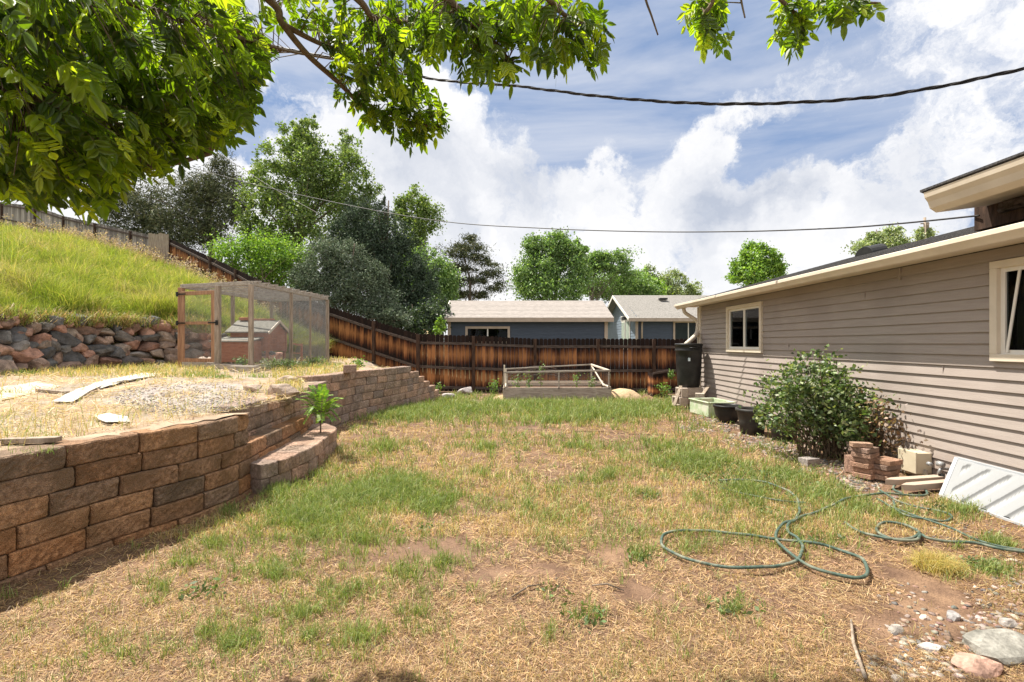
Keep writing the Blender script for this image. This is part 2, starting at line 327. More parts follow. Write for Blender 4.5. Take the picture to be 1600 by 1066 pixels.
def blades(name, P, H, wid, lean, cols, mat, w=None, jit=.2, parent=None):
    n = len(P); th = rng.random(n)*2*math.pi; d = np.stack([np.cos(th), np.sin(th), np.zeros(n)], 1); th2 = rng.random(n)*2*math.pi; l = np.stack([np.cos(th2), np.sin(th2), np.zeros(n)], 1)
    H = (H*(.5+rng.random(n)))[:, None]; le = (lean*rng.random(n))[:, None]; up = np.array([0, 0, 1.0]); wd = wid*(.6+.8*rng.random(n))[:, None] if np.isscalar(wid) else wid[:, None]
    m = P+up*H*.55+l*H*le*.35; t = P+up*H*(1-.35*le)+l*H*le*1.1
    V = np.stack([P-d*wd*.5, P+d*wd*.5, m+d*wd*.42, m-d*wd*.42, t], 1).reshape(-1, 3)
    k = np.arange(n)*5; L = np.stack([k, k+1, k+2, k+3, k+3, k+2, k+4], 1).ravel(); lt = np.tile([4, 3], n)
    return npmesh(name, V, lt, L, mat, parent, np.repeat(rcol(n, cols, jit, w), 5, 0))
def straws(P, length, wid, cols, name, mat, w=None, tilt=.25, z=.004, jit=.2):
    n = len(P); th = rng.random(n)*2*math.pi; d = np.stack([np.cos(th), np.sin(th), rng.normal(0, tilt, n)], 1); s = np.stack([-np.sin(th), np.cos(th), rng.normal(0, .3, n)], 1)
    Lh = (length*(.4+1.2*rng.random(n)))[:, None]*.5; wd = (np.asarray(wid)*np.ones(n)*(.6+.8*rng.random(n)))[:, None]*.5
    C = P+np.array([0, 0, 1.0])*(z+np.abs(d[:, 2:3])*Lh)
    V = np.stack([C-d*Lh-s*wd, C-d*Lh+s*wd, C+d*Lh+s*wd, C+d*Lh-s*wd], 1).reshape(-1, 3)
    return npmesh(name, V, np.full(n, 4), np.arange(4*n), mat, None, np.repeat(rcol(n, cols, jit, w), 4, 0))
def sm(x): x = np.clip(x, 0, 1); return x*x*(3-2*x)
_ico = {}
def ico(sub):
    if sub not in _ico:
        bm = bmesh.new(); bmesh.ops.create_icosphere(bm, subdivisions=sub, radius=1); _ico[sub] = (np.array([v.co[:] for v in bm.verts]), [tuple(v.index for v in f.verts) for f in bm.faces]); bm.free()
    return _ico[sub]
def rock(mb, c, size, seed, colr, sub=3, rot=0.0, planes=14, roll=0.0):
    r = np.random.default_rng(seed); d, f = ico(sub); n = r.normal(size=(planes, 3)); n /= np.linalg.norm(n, axis=1)[:, None]
    n = np.vstack([n, np.eye(3), -np.eye(3)]); h = .62+.40*r.random(len(n)); h[-6:] = .84+.2*r.random(6); q = d@n.T; rad = np.min(np.where(q > .05, h/np.maximum(q, .05), 9), 1)
    rad = np.minimum(rad, 1.3)*(1+.012*r.normal(size=len(d))); v = d*rad[:, None]*np.array(size)/2; cr_, sr_ = math.cos(roll), math.sin(roll); v = np.stack([v[:, 0], v[:, 1]*cr_-v[:, 2]*sr_, v[:, 1]*sr_+v[:, 2]*cr_], 1)
    ca, sa = math.cos(rot), math.sin(rot); v = np.stack([v[:, 0]*ca-v[:, 1]*sa, v[:, 0]*sa+v[:, 1]*ca, v[:, 2]], 1)+np.array(c)
    mb.add([tuple(x) for x in v], f, colr, False)
# ------------------------------------------------------------------ ground
WX = np.array([(-4,-4.6),(0,-3.9),(2,-3.5),(3.08,-3.26),(3.17,-3.06),(3.63,-2.93),(4.02,-2.74),(4.49,-2.57),(5.1,-2.36),(5.7,-2.33),(6.5,-2.42),(7.2,-2.8),(8,-3.1),(8.95,-3.14),(9.85,-3.03),(10.8,-2.7),(12.2,-2.41),(13.9,-2.12),(14.6,-1.9)])
def wallx(y): return np.interp(y, WX[:, 0], WX[:, 1])
def terr(x, y):                                       # level of the raised terrace
    t = .79+.0125*(y-3)+.01*np.maximum(0, -x-4)
    w = sm((y-11.9)/2.4)*sm((x+5.4)/2.7)
    return t*(1-w)-.17*w
def lawnz(x, y): return -.14*sm((y-9)/6)+.012*np.sin(x*2.1+y)*np.cos(y*1.7)
def grid(name, xs, ys, zf, mat, keep=None, lab=None):
    X, Y = np.meshgrid(xs, ys); Z = zf(X, Y); nx, ny = len(xs), len(ys)
    V = np.stack([X, Y, Z], -1).reshape(-1, 3); I = np.arange(nx*ny).reshape(ny, nx)
    Q = np.stack([I[:-1, :-1], I[:-1, 1:], I[1:, 1:], I[1:, :-1]], -1).reshape(-1, 4)
    if keep is not None:
        c = V[Q].mean(1); Q = Q[keep(c[:, 0], c[:, 1])]
    o = npmesh(name, V, np.full(len(Q), 4), Q.ravel(), mat, None, None, True); o['kind'] = 'structure'; return o
M['soil'] = pm('straw_littered_soil', (.12,.07,.045), (.25,.155,.095), 5, .97, .6, detail=9, bscale=45, fine=.35, fscale=130, c3=(.165,.10,.068), s3=1.1)
M['terrsoil'] = pm('dusty_terrace_soil', (.28,.20,.14), (.42,.32,.225), 4, .97, .5, detail=8, bscale=40, fine=.25, fscale=110, c3=(.28,.24,.2), s3=.9)
M['hillsoil'] = pm('hillside_soil', (.20,.19,.07), (.33,.27,.12), 3, .97, .5, detail=8, bscale=20)
M['far'] = pm('far_ground', (.10,.12,.05), (.2,.17,.1), .3, .97, .2)
far = grid('ground', np.array([-600,-120,-60,-30,30,60,120,600.]), np.array([-60,-10,16.4,30,60,120,900.]), lambda x, y: -.35+0*x, M['far'])
_n = np.vectorize(lambda x, y: mnoise.noise(Vector((x*2.2, y*2.2, 3))))
def lawnfull(x, y): return lawnz(x, y)+.02*_n(x, y)
lawn = grid('lawn', np.arange(-7, 9.01, .11), np.arange(-3, 17.2, .11), lawnfull, M['soil'])
terrace = grid('terrace_ground', np.arange(-13, -1.4, .1), np.arange(-2, 17.4, .1), lambda x, y: terr(x, y)+.018*_n(x*1.3, y*1.3), M['terrsoil'],
     keep=lambda x, y: x < np.where(y < 14.1, np.where((y > 4.8) & (y < 8.7), np.interp(y, [4.8,5.7,6.5,7.4,8.7], [-2.98,-3.02,-3.10,-3.2,-3.42]), wallx(y)-.16), -1.6))
gm = pm('grey_gravel', (.27,.235,.215), (.38,.335,.305), 9, .97, .6, detail=9, bscale=60, fine=.3, fscale=150)
gc = [G(*p, .85) for p in ((215,636),(280,644),(335,634),(368,620),(388,610),(380,600),(300,596),(215,606),(170,618),(150,630))]
b = MB(); cc = sum(gc, Vector())/len(gc); ring = []
for k in range(60):
    t = k/60*len(gc); i = int(t); p = gc[i].lerp(gc[(i+1) % len(gc)], t-i); p = cc+(p-cc)*(1+.07*mnoise.noise(p*3)); ring.append(p)
vs = [Vector((cc.x, cc.y, 0))]+ring; vs = [Vector((v.x, v.y, float(terr(v.x, v.y))+.0)) for v in vs]
mid = [Vector((v.x*.5+vs[0].x*.5, v.y*.5+vs[0].y*.5, 0)) for v in vs[1:]]; mid = [Vector((v.x, v.y, float(terr(v.x, v.y))+.03)) for v in mid]
n = 60; b.add(vs+mid, [(0, 61+k, 61+(k+1) % n) for k in range(n)]+[(61+k, 1+k, 1+(k+1) % n, 61+(k+1) % n) for k in range(n)])
gp = b.build('gravel_patch', gm); gp['kind'] = 'structure'
# hillside: ruled between the top of the stone wall, the fence line and the slope beyond it
RL = [(-6.2,15.6,1.05),(-7.0,14.6,1.25),(-7.95,14.0,1.75),(-8.95,13.1,2.0),(-9.85,12.0,2.05),(-10.15,10.3,2.02),(-10.2,8.7,2.0),(-10.15,6,2.0),(-10,2,2.0)]
FL = [(-6.5,17,1.0),(-8.2,18,1.5),(-10,19,2.15),(-13,21,3.35),(-16.3,23,4.75),(-20.5,25,5.9),(-25,27,7.05),(-36,30.5,9.0),(-50,33,11)]
def pl(P, s):
    P = np.array(P, float); t = np.clip(s, 0, 1)*(len(P)-1); i = np.minimum(t.astype(int), len(P)-2); f = (t-i)[..., None]; return P[i]*(1-f)+P[i+1]*f
def hill(s, r):                                       # s along, r 0 at the stones, 1 at the fence
    a = pl(RL, s); c = pl(FL, s); r_ = r[..., None]; p = a*(1-r_)+c*r_; p[..., 2] += .35*np.sin(np.pi*np.clip(r, 0, 1))*np.clip(s*3, 0, 1); return p
S, R = np.meshgrid(np.linspace(0, 1, 90), np.concatenate([[-.03], np.linspace(0, 1, 60)])); HP = hill(S, R); HP[..., 2] += .05*_n(HP[..., 0]*.5, HP[..., 1]*.5)
HP[0, :, 2] -= .5
nx = 90; ny = HP.shape[0]; I = np.arange(nx*ny).reshape(ny, nx); Q = np.stack([I[:-1, :-1], I[:-1, 1:], I[1:, 1:], I[1:, :-1]], -1).reshape(-1, 4)
ho = npmesh('hillside', HP.reshape(-1, 3), np.full(len(Q), 4), Q.ravel(), M['hillsoil'], None, None, True); ho['kind'] = 'structure'
fl = pl(FL, np.linspace(0, 1, 40)); rows = [fl, fl*1.0+np.array([0, 6, .3]), fl+np.array([3, 25, -1.5]), fl+np.array([10, 70, -6])]; HB = np.stack(rows, 0); HB = np.concatenate([HB, np.stack([np.array([[2, 17.5, -.33], [2, 23, -.33], [2, 45, -.4], [4, 90, -.4]])], 1)], 1)
HB = np.concatenate([HB[:, -1:], HB[:, :-1]], 1); nx = HB.shape[1]; I = np.arange(nx*4).reshape(4, nx); Q = np.stack([I[:-1, :-1], I[:-1, 1:], I[1:, 1:], I[1:, :-1]], -1).reshape(-1, 4)
hb = npmesh('far_slope', HB.reshape(-1, 3), np.full(len(Q), 4), Q.ravel(), M['far'], None, None, True); hb['kind'] = 'structure'

# ------------------------------------------------------------------ block retaining wall
BC = [(.47,.25,.125),(.41,.24,.14),(.37,.23,.145),(.33,.225,.155),(.43,.255,.145),(.30,.215,.155)]
BC2 = [(.53,.37,.285),(.48,.345,.27),(.55,.37,.275),(.44,.33,.265),(.40,.31,.265)]
def arc(P, step=.05):
    P = [Vector((p[0], p[1], 0)) for p in P]; out = []
    for i in range(len(P)-1):
        p0, p1, p2, p3 = P[max(i-1, 0)], P[i], P[i+1], P[min(i+2, len(P)-1)]
        for k in range(8):
            t = k/8; out.append(.5*((2*p1)+(p2-p0)*t+(2*p0-5*p1+4*p2-p3)*t*t+(3*p1-p0-3*p2+p3)*t*t*t))
    out.append(P[-1]); s = [0]
    for i in range(1, len(out)): s.append(s[-1]+(out[i]-out[i-1]).length)
    return out, s
def at(A, s):
    out, S = A; s = max(0, min(s, S[-1])); i = 0
    while i < len(S)-2 and S[i+1] < s: i += 1
    t = (s-S[i])/max(1e-6, S[i+1]-S[i]); p = out[i].lerp(out[i+1], t); d = (out[i+1]-out[i]).normalized(); return p, Vector((d.y, -d.x, 0))
def course(mb, A, z0, z1, L, off, back, depth, cols, s0=0, s1=None, rough=.011, zf=None):
    s1 = s1 if s1 is not None else A[1][-1]; s = s0-off; rr = random.Random(int(z0*1000)+int(L*100)+int(s1*10))
    while s < s1-.02:
        e = s+L*rr.uniform(.94, 1.06); a_, b_ = max(s, s0), min(e, s1)
        if b_-a_ > .06:
            c = random.choice(cols); k = rr.uniform(.8, 1.15); c = tuple(q*k for q in c); sd = rr.random()*50; push = rr.uniform(-.006, .006); nu, nv = 16, 7; uu = [0,.03]+[.03+.94*q_/(nu-2) for q_ in range(1, nu-2)]+[.97,1]; vv = [0,.07]+[.07+.86*q_/(nv-2) for q_ in range(1, nv-2)]+[.93,1]; vs = []; fs = []
            g = .006
            for j in range(nv+1):
                for i in range(nu+1):
                    u = uu[i]; v = vv[j]; p, n = at(A, a_+g+(b_-a_-2*g)*u); e_ = min(u*(b_-a_), (1-u)*(b_-a_))/.012; ev = min(v*(z1-z0), (1-v)*(z1-z0))/.012
                    o = rough*(mnoise.noise(Vector((u*(b_-a_)*9, v*(z1-z0)*9, sd)))*1.3+mnoise.noise(Vector((u*(b_-a_)*34, v*(z1-z0)*34, sd)))*1.1)-.012*(1-min(e_, 1))-.009*(1-min(ev, 1))
                    z = z0+.003+(z1-z0-.006)*v; zz = (zf(p) if zf else 0)
                    vs.append(p+n*(o+push-back)+Vector((0, 0, z+zz)))
            for j in range(nv):
                for i in range(nu): fs.append((j*(nu+1)+i, j*(nu+1)+i+1, (j+1)*(nu+1)+i+1, (j+1)*(nu+1)+i))
            m = len(vs)
            for j in (0, nv):
                for i in range(nu+1):
                    p, n = at(A, a_+g+(b_-a_-2*g)*uu[i]); z = z0+.003 if j == 0 else z1-.003; vs.append(p+n*(-depth-back)+Vector((0, 0, z+(zf(p) if zf else 0))))
            for i in range(nu):
                fs.append((i, m+i, m+i+1, i+1)); t0 = nv*(nu+1); fs.append((t0+i, t0+i+1, m+nu+1+i+1, m+nu+1+i)); fs.append((m+i, m+nu+1+i, m+nu+2+i, m+i+1))
            fs.append(tuple([j*(nu+1) for j in range(nv+1)]+[m+nu+1, m])); fs.append(tuple([j*(nu+1)+nu for j in range(nv+1)][::-1]+[m+nu, m+2*nu+1]))
            mb.add(vs, fs, c)
        s = e
def wallset(name, label, P, zs, L, depth, cols, caplen=None, ends=None, parent=None, zf=None, batter=.012, capover=.02):
    root = thing(name, label, 'retaining wall', (P[0][0], P[0][1], 0)) if parent is None else parent; A = arc(P); mb = MB(); cap = MB()
    for k in range(len(zs)-1):
        tgt = cap if k == len(zs)-2 else mb; e = A[1][-1] if not ends else ends[k]
        course(tgt, A, zs[k], zs[k+1], (caplen or L) if tgt is cap else L, (L*.5 if k % 2 else 0)+.07*k, batter*k-(capover if tgt is cap else 0), depth, cols, 0, e, zf=zf)
    return root, mb, cap
W1 = [(-3.95,-.6),(-3.72,1.0),(-3.5,2.0),(-3.2,2.7),(-3.07,3.1),(-2.93,3.63),(-2.74,4.02),(-2.63,4.4),(-2.60,4.7),(-2.62,5.0),(-2.66,5.4),(-2.70,5.9),(-2.76,6.4),(-2.88,6.95),(-3.1,7.6)]
_A = arc(W1); SW = next(_A[1][i] for i in range(len(_A[0])) if _A[0][i].y > 4.86); TW = _A[1][-1]
r1, mb, cp = wallset('block_retaining_wall', 'near end of tan split-face concrete block retaining wall, left of the lawn, its lower courses running on behind the garden step', W1, [-.1,.045,.195,.345,.495,.645,.80], .44, .27, BC, .46, ends=[TW,TW,TW,TW,SW+.02,SW])
mb.build('block_courses', M['block'], r1); cp.build('cap_blocks', M['block'], r1)
sx = thing('garden_steps', 'curved block garden steps rising from the lawn between the two retaining walls', 'steps', (-2.5, 5.2, 0))
T1 = [tuple(G(*p)[:2]) for p in ((408,727,.3),(428,722,.3),(455,713,.3),(493,696,.3),(514,679,.3),(527,668,.3))]+[(-2.86,7.35)]
T3 = [(-2.84,5.0),(-2.88,5.7),(-2.96,6.5),(-3.06,7.4),(-3.2,8.3),(-3.27,8.8)]
for P, zs, dp in ((T1, [-.15,.0,.15,.30], .40), (T3, [.24,.39,.54,.69,.85], .26)):
    _, m1, c1 = wallset('', '', P, zs, .36, dp, BC2, .38, parent=sx)
    q = MB(); q.v = m1.v+c1.v; n = len(m1.v); q.f = m1.f+[tuple(i+n for i in f) for f in c1.f]; q.c = m1.c+c1.c; q.sm = m1.sm+c1.sm; st = q.build('step', M['block'], sx)
W2 = [(-3.45,8.1),(-3.2,8.5),(-3.13,8.95),(-3.08,9.5),(-2.98,10.0),(-2.70,10.8),(-2.50,11.6),(-2.35,12.4),(-2.2,13.3),(-2.08,14.2)]
A2 = arc(W2); T = A2[1][-1]
zs2 = [-.1,.02,.175,.33,.485,.64,.795,.945]
r2, mb, cp = wallset('block_retaining_wall', 'far curved section of tan block retaining wall stepping down toward the brown fence', W2, zs2, .37, .26, BC2, .52, ends=[T, T-.15, T-.5, T-1.0, T-1.35, T-1.75, T-2.3])
mb.build('block_courses', M['block'], r2); cp.build('cap_blocks', M['block'], r2)
b = MB(); p = G(555, 582, .95); b.box((p.x-.1, p.y, 1.02), (.24,.22,.15), .3, BC2[1]); tag(b.build('loose_block', M['block'], bevel=.012), 'single loose block sitting on top of the far retaining wall', 'block')

# ------------------------------------------------------------------ stacked stone wall
root = thing('stone_wall', 'dry stacked wall of red and grey fieldstones at the foot of the grassy hill', 'stone wall', (-9.7, 10, .9))
RC = [(.40,.24,.19),(.36,.26,.215),(.42,.27,.22),(.33,.20,.16),(.29,.225,.19),(.17,.17,.17),(.12,.125,.135),(.36,.24,.19),(.21,.20,.195),(.30,.25,.215),(.25,.17,.14),(.14,.13,.13)]
A = arc([(-9.6,5.6),(-9.68,7.2),(-9.62,8.6),(-9.6,9.6),(-9.5,10.8),(-9.1,11.8),(-8.4,12.6),(-7.5,13.3),(-6.9,13.9)]); seed = 0
for row in range(6):
    s = random.uniform(0, .2)
    while s < A[1][-1]:
        L = random.choice((.2,.26,.33,.42,.55))*random.uniform(.85,1.15)*(1 if row < 3 else .8); p, n = at(A, s+L/2); u = s/A[1][-1]
        zt = terr(p.x, p.y); top = 1.12 if u < .72 else 1.12-(u-.72)*3.0
        z = zt+.09+row*.195+random.uniform(-.07, .07); h = random.uniform(.19, .26)*(1+.5*(L > .4)*random.random())
        if z-zt < top:
            seed += 1; m = MB(); c = random.choice(RC); k = random.uniform(.75, 1.2)
            rock(m, (p.x-n.x*(row*.06+.05)+random.uniform(-.03,.03), p.y-n.y*(row*.06+.05), z), (.58, L*1.28, h*1.22), seed, tuple(q*k for q in c), 3 if 0 < seed < 200 else 2, math.atan2(n.y, n.x)+random.uniform(-.4,.4), 9, random.uniform(-.35,.35))
            m.build('stone', M['rock'], root)
        s += L*.93
bk = MB()
for i in range(30):
    p, n = at(A, A[1][-1]*i/29); q, n2 = at(A, A[1][-1]*min(i+1, 29)/29)
    if i < 29:
        h1 = 1.0 if i < 20 else 1.0-(i-20)*.08
        bk.add([p-n*.22+Vector((0,0,.7)), q-n2*.22+Vector((0,0,.7)), q-n2*.4+Vector((0,0,.9+h1)), p-n*.4+Vector((0,0,.9+h1))], [(0,1,2,3)])
bk.build('packed_earth', M['hillsoil'], root)

# ------------------------------------------------------------------ fences
def fence(name, label, posts, mat, bw=.14, postcol=True, group=None, rails=(.85,.41,.06), rmat='rail', pmat='railpost', dog=.035, seedk=0, railside=-1, ragged=.012):
    root = thing(name, label, 'fence', (posts[0][0], posts[0][1], posts[0][2]), group); run = 0; R = random.Random(5+seedk)
    for i in range(len(posts)-1):
        (x0, y0, b0, t0), (x1, y1, b1, t1) = posts[i], posts[i+1]; L = math.hypot(x1-x0, y1-y0); d = Vector(((x1-x0)/L, (y1-y0)/L, 0)); nrm = Vector((d.y, -d.x, 0)); nb = max(1, round(L/bw)); w = L/nb
        mb = MB(); uv = []
        for k in range(nb):
            a = (k+.5)/nb; p = Vector((x0, y0, 0)).lerp(Vector((x1, y1, 0)), a); zb = b0+(b1-b0)*a-.03; zt = t0+(t1-t0)*a+R.uniform(-ragged, ragged); hw = w/2-.004; tl = R.uniform(-.003, .003)
            prof = [(-hw, zb), (hw, zb), (hw, zt-dog), (hw-dog, zt), (-hw+dog, zt), (-hw, zt-dog)]
            n0 = len(mb.v); mb.prism([p+d*q+Vector((0, 0, z))-nrm*(.0+tl) for q, z in prof], -nrm*.017)
            H = zt-zb
            for rep in (0, 1):
                for q, z in prof: uv.append((run+k+.5+q/w*.9, (z-zb)/H))
        run += nb
        mb.build('board_panel', mat, root, uvs=uv)
        for h in rails:
            r = MB(); za = b0+(t0-b0)*h; zb2 = b1+(t1-b1)*h; e = R.uniform(-.02, .02)
            r.beam(Vector((x0, y0, za+e))+nrm*.022+d*.03, Vector((x1, y1, zb2-e*.5))+nrm*.022-d*.03, .04, .09); r.build('rail', M[rmat], root, bevel=.004)
    for i, (x, y, bb, tt) in enumerate(posts):
        a = posts[min(i+1, len(posts)-1)]; c = posts[max(i-1, 0)]; ang = math.atan2(a[1]-c[1], a[0]-c[0]); nrm = Vector((math.sin(ang), -math.cos(ang), 0))
        m = MB(); m.box((x+nrm.x*.045, y+nrm.y*.045, (bb+tt)/2-.05), (.1,.1, tt-bb+.06), ang); m.build('post', M[pmat], root, bevel=.006)
    return root
def FP(px, ytop, Y, base): p = W(px, ytop, Y); return (p.x, p.y, base, p.z)
fence('wooden_fence', 'brown stained dog-eared privacy fence running level behind the garden bed', [FP(654,522,16.3,-.05), FP(740,524.5,16.3,-.12), FP(836,529,16.25,-.15), FP(934,529,16.2,-.15), FP(1021,529.5,16.2,-.15), FP(1115,530,16.2,-.15), FP(1210,530,16.2,-.15)], M['fence'])
fence('wooden_fence', 'brown stained privacy fence climbing the slope behind the chicken run', [(-16.3,23,4.9,W(265,373,23).z),(-13.2,21.2,3.65,W(330,402,21.2).z),(-11.4,20,2.8,W(370,421,20).z), FP(402,436,19.2,2.05), FP(455,458,18.1,1.45), FP(513,479,17.2,.95), FP(585,501.5,16.7,.42), FP(654,522,16.3,-.05)], M['fence'], seedk=3)
fence('wooden_fence', 'weathered grey privacy fence along the top of the grassy hill at far left', [(-37,31,9.3,11.1),(-31,29.4,8.2,10.1),(-28,28.4,7.6,9.55),(-25.3,27.3,7.1,W(93,338,27.3).z),(-22.4,26,6.35,W(150,349,26).z),(-19.3,24.5,5.6,W(205,361,24.5).z),(-16.5,23.1,4.9,W(262,373,23.1).z)], M['greyfence'], seedk=5, rails=(.9,.45), rmat='rail', pmat='railpost', dog=.01)
m = MB(); uv = []
for k in range(6):
    p = W(237+k*5.2, 365+(k%3), 22.9); m.prism([p+Vector((-.08,-.1,-1.9)), p+Vector((.08,-.1,-1.9)), p+Vector((.08,-.1,0)), p+Vector((-.08,-.1,0))], (0,.02,0)); uv += [(k+.1,0),(k+.9,0),(k+.9,1),(k+.1,1)]*2
tag(m.build('fence_panel', M['post']), 'light brown patch of upright boards nailed on the hillside fence where grey meets brown', 'fence panel')

# ------------------------------------------------------------------ chicken run
A_, C_, E_, = Vector((-7.87,11.5,0)), Vector((-5.86,10.85,0)), Vector((-5.58,14.6,0)); F_ = A_+(E_-C_); ZT = 2.84
run = thing('chicken_run', 'weathered timber chicken run with wire mesh sides beside the stone wall', 'chicken run', (C_.x, C_.y, .9))
def zb(p): return float(terr(p.x, p.y))
dn = lambda a, b: (b-a).normalized()
D_ = A_.lerp(C_, .54)
C1, C2, M1 = C_.lerp(E_, .45), C_.lerp(E_, .72), A_.lerp(F_, .5)
for q, w, mt in ((A_, .11, 'redpost'), (D_, .11, 'post'), (C_, .09, 'post'), (C1, .08, 'post'), (E_, .09, 'post'), (F_, .08, 'post'), (M1, .08, 'post'), (C2, .05, 'post')):
    m = MB(); m.box((q.x, q.y, (zb(q)+ZT)/2-.03), (w, w, ZT-zb(q)+.04), .1); m.build('post', M[mt], run, bevel=.006)
for a, c in ((A_, C_), (C_, E_), (A_, F_), (F_, E_)):
    m = MB(); m.beam(a+Vector((0,0,ZT+.02)), c+Vector((0,0,ZT+.02)), .06, .09); m.build('top_rail', M['greywood'], run, bevel=.005)
    if (a, c) != (A_, C_): m = MB(); m.beam(a+Vector((0,0,zb(a)+.05)), c+Vector((0,0,zb(c)+.05)), .05, .10); m.build('bottom_rail', M['greywood'], run, bevel=.005)
for k in range(11):
    t = (k+.5)/11; a = C_.lerp(E_, t)+Vector((.12,0,ZT+.075)); c = A_.lerp(F_, t)+Vector((-.1,0,ZT+.075)); m = MB(); m.beam(a, c, .045, .035); m.build('roof_batten', M['greywood'], run)
def net(a, c, z0a, z1, sp=.02, w=.0023, hor=None):
    m = MB(); L = (c-a).length; d = (c-a)/L; n = int(L/sp); H = z1-z0a
    for k in range(n+1):
        p = a+d*(k*sp); q = Vector((p.x, p.y, z0a)); r = Vector((p.x, p.y, z1)); m.add([q-d*w, q+d*w, r+d*w, r-d*w], [(0,1,2,3)])
    for k in range(int(H/sp)+1):
        z = z0a+k*sp; p = Vector((a.x, a.y, z)); q = Vector((c.x, c.y, z)); u = Vector((0,0,w)); m.add([p-u, q-u, q+u, p+u], [(0,1,2,3)])
    return m.build('wire_mesh', M['wire'], run)
net(D_, C_, .95, ZT, .025, .0011); net(C_, E_, .95, ZT, .020, .0022); net(A_, F_, .95, ZT, .03, .0011); net(F_, E_, .95, ZT, .020, .0026)
# door with its own frame, hinges and latch
door = MB(); dA = A_+dn(A_, C_)*.10+Vector((0,-.07,0)); dB = D_-dn(A_, C_)*.09+Vector((0,-.05,0))
zf0 = 1.06
for q in (dA, dB): door.box((q.x, q.y, (zf0+2.72)/2), (.12,.04, 2.72-zf0), -.31)
for z in (zf0+.05, 1.98, 2.68): door.beam(dA+Vector((0,0,z)), dB+Vector((0,0,z)), .035, .09 if z < 1.9 or z > 2.5 else .07)
do = door.build('door', M['redpost'], run, bevel=.005)
for q, z in ((dA, 2.66), (dA, 1.98), (dB, 1.98)):
    m = MB(); e = dn(A_, C_)*(1 if q is dA else -1); m.beam(q-e*.09+Vector((0,-.05,z)), q+e*.13+Vector((0,-.05,z)), .012, .03); m.box((q.x-e.x*.1, q.y-.045, z), (.05,.02,.11)); m.build('hinge' if q is dA else 'latch', M['black'], do)
net(dA, dB, 1.1, 2.66, .025, .0010).name = 'wire_mesh'
m = MB(); p = A_.lerp(D_, .5); m.box((p.x+.05, p.y-.05, zb(p)+.07), (1.0,.12,.14), -.31); m.build('threshold', M['greywood'], run, bevel=.008)
for nme, lab, px, py, Y, sz, r in (('timber_sleeper', 'short grey timber sleeper lying in front of the run door post', 354,575,10.9,(.75,.16,.15),-.3), ('timber_sleeper', 'short grey timber sleeper under the front right corner of the chicken run', 382,580,10.35,(.62,.18,.15),-.25)):
    p = W(px, py, Y); m = MB(); m.box((p.x, p.y, float(terr(p.x, p.y))+.05), sz, r); tag(m.build(nme, M['greywood'], bevel=.01), lab, 'sleeper')
# crumpled pale cloth in the doorway
def heap(name, lab, cat, c, rx, ry, h, mat, seed, amp=.5, col_=(1,1,1), n=26, nz=6):
    m = MB(); vs = []; fs = []
    for j in range(n):
        for i in range(n):
            u = i/(n-1)*2-1; v = j/(n-1)*2-1; r = math.hypot(u, v); k = max(0, 1-r*r); nn = mnoise.noise(Vector((u*nz*.4+seed, v*nz*.4, 1)))+.5*mnoise.noise(Vector((u*nz, v*nz, seed)))
            vs.append(Vector(c)+Vector((u*rx, v*ry, -.03+h*k**.7*(1+amp*nn))))
    for j in range(n-1):
        for i in range(n-1): 
            if math.hypot((i+.5)/(n-1)*2-1, (j+.5)/(n-1)*2-1) < 1.02: fs.append((j*n+i, j*n+i+1, (j+1)*n+i+1, (j+1)*n+i))
    m.add(vs, fs, col_, True); return tag(m.build(name, mat), lab, cat)
p = W(322, 558, 12.1); heap('crumpled_tarp', 'crumpled pale tarp heaped on the ground inside the chicken run', 'tarp', (p.x, p.y, .95), .75,.4,.17, M['concrete'], 4, 1.2, nz=6)
# ------------------------------------------------------------------ hen house
CO = Vector((-6.56,12.5,.95)); ca = math.radians(-6); RZ = Matrix.Rotation(ca, 3, 'Z')
coop = thing('hen_house', 'small reddish wooden hen house with gabled felt roof inside the wire run', 'hen house', CO)
def cp_(x, y, z): return CO+RZ @ Vector((x, y, z))
m = MB(); hx, y0, y1, z0, ze, zp = .5, -.38, .42, .36, .86, 1.10
m.prism([cp_(hx, y0, z0), cp_(hx, y1, z0), cp_(hx, y1, ze), cp_(hx, 0, zp), cp_(hx, y0, ze)], RZ @ Vector((-2*hx, 0, 0))); body = m.build('body', M['coop'], coop)
for sgn in (-1, 1):
    m = MB(); e = y0-.1 if sgn < 0 else y1+.1; ez = zp-(zp-ze)*(abs(e))/(abs(y0) if sgn < 0 else y1)
    m.prism([cp_(hx+.08, 0, zp+.02), cp_(hx+.08, e, ez+.02), cp_(hx+.08, e, ez+.05), cp_(hx+.08, 0, zp+.05)], RZ @ Vector((-2*hx-.16, 0, 0))); m.build('roof', M['cooproof'], coop)
    m = MB(); m.beam(cp_(hx+.09, 0, zp+.02), cp_(hx+.09, e, ez+.01), .02, .06); m.build('bargeboard', M['cream'], coop)
m = MB(); m.box(cp_(-.35,.02, zp+.09), (.3,.14,.08), ca); m.box(cp_(.05,.02, zp+.07), (.75,.06,.05), ca); m.build('ridge_cap', M['coop'], coop, bevel=.01)
m = MB(); m.box(cp_(-.15, y0-.24, .36), (1.0,.44,.52), ca); nb = m.build('nest_box', M['coop'], coop)
m = MB(); R2 = RZ @ Matrix.Rotation(math.radians(12), 3, 'X'); m.box(cp_(-.15, y0-.23, .655), (1.1,.56,.025), R2); m.build('lid', M['cooproof'], nb)
w = MB()
for yy in (-.24, .0): w.box(cp_(hx+.012, yy, .66), (.02,.025,.22), ca)
w.box(cp_(hx+.012, -.12, .56), (.02,.26,.025), ca); w.box(cp_(hx+.012, -.12, .76), (.02,.26,.025), ca); w.box(cp_(hx+.012, -.12, .66), (.018,.24,.014), ca); w.box(cp_(hx+.012, -.12, .66), (.017,.014,.2), ca)
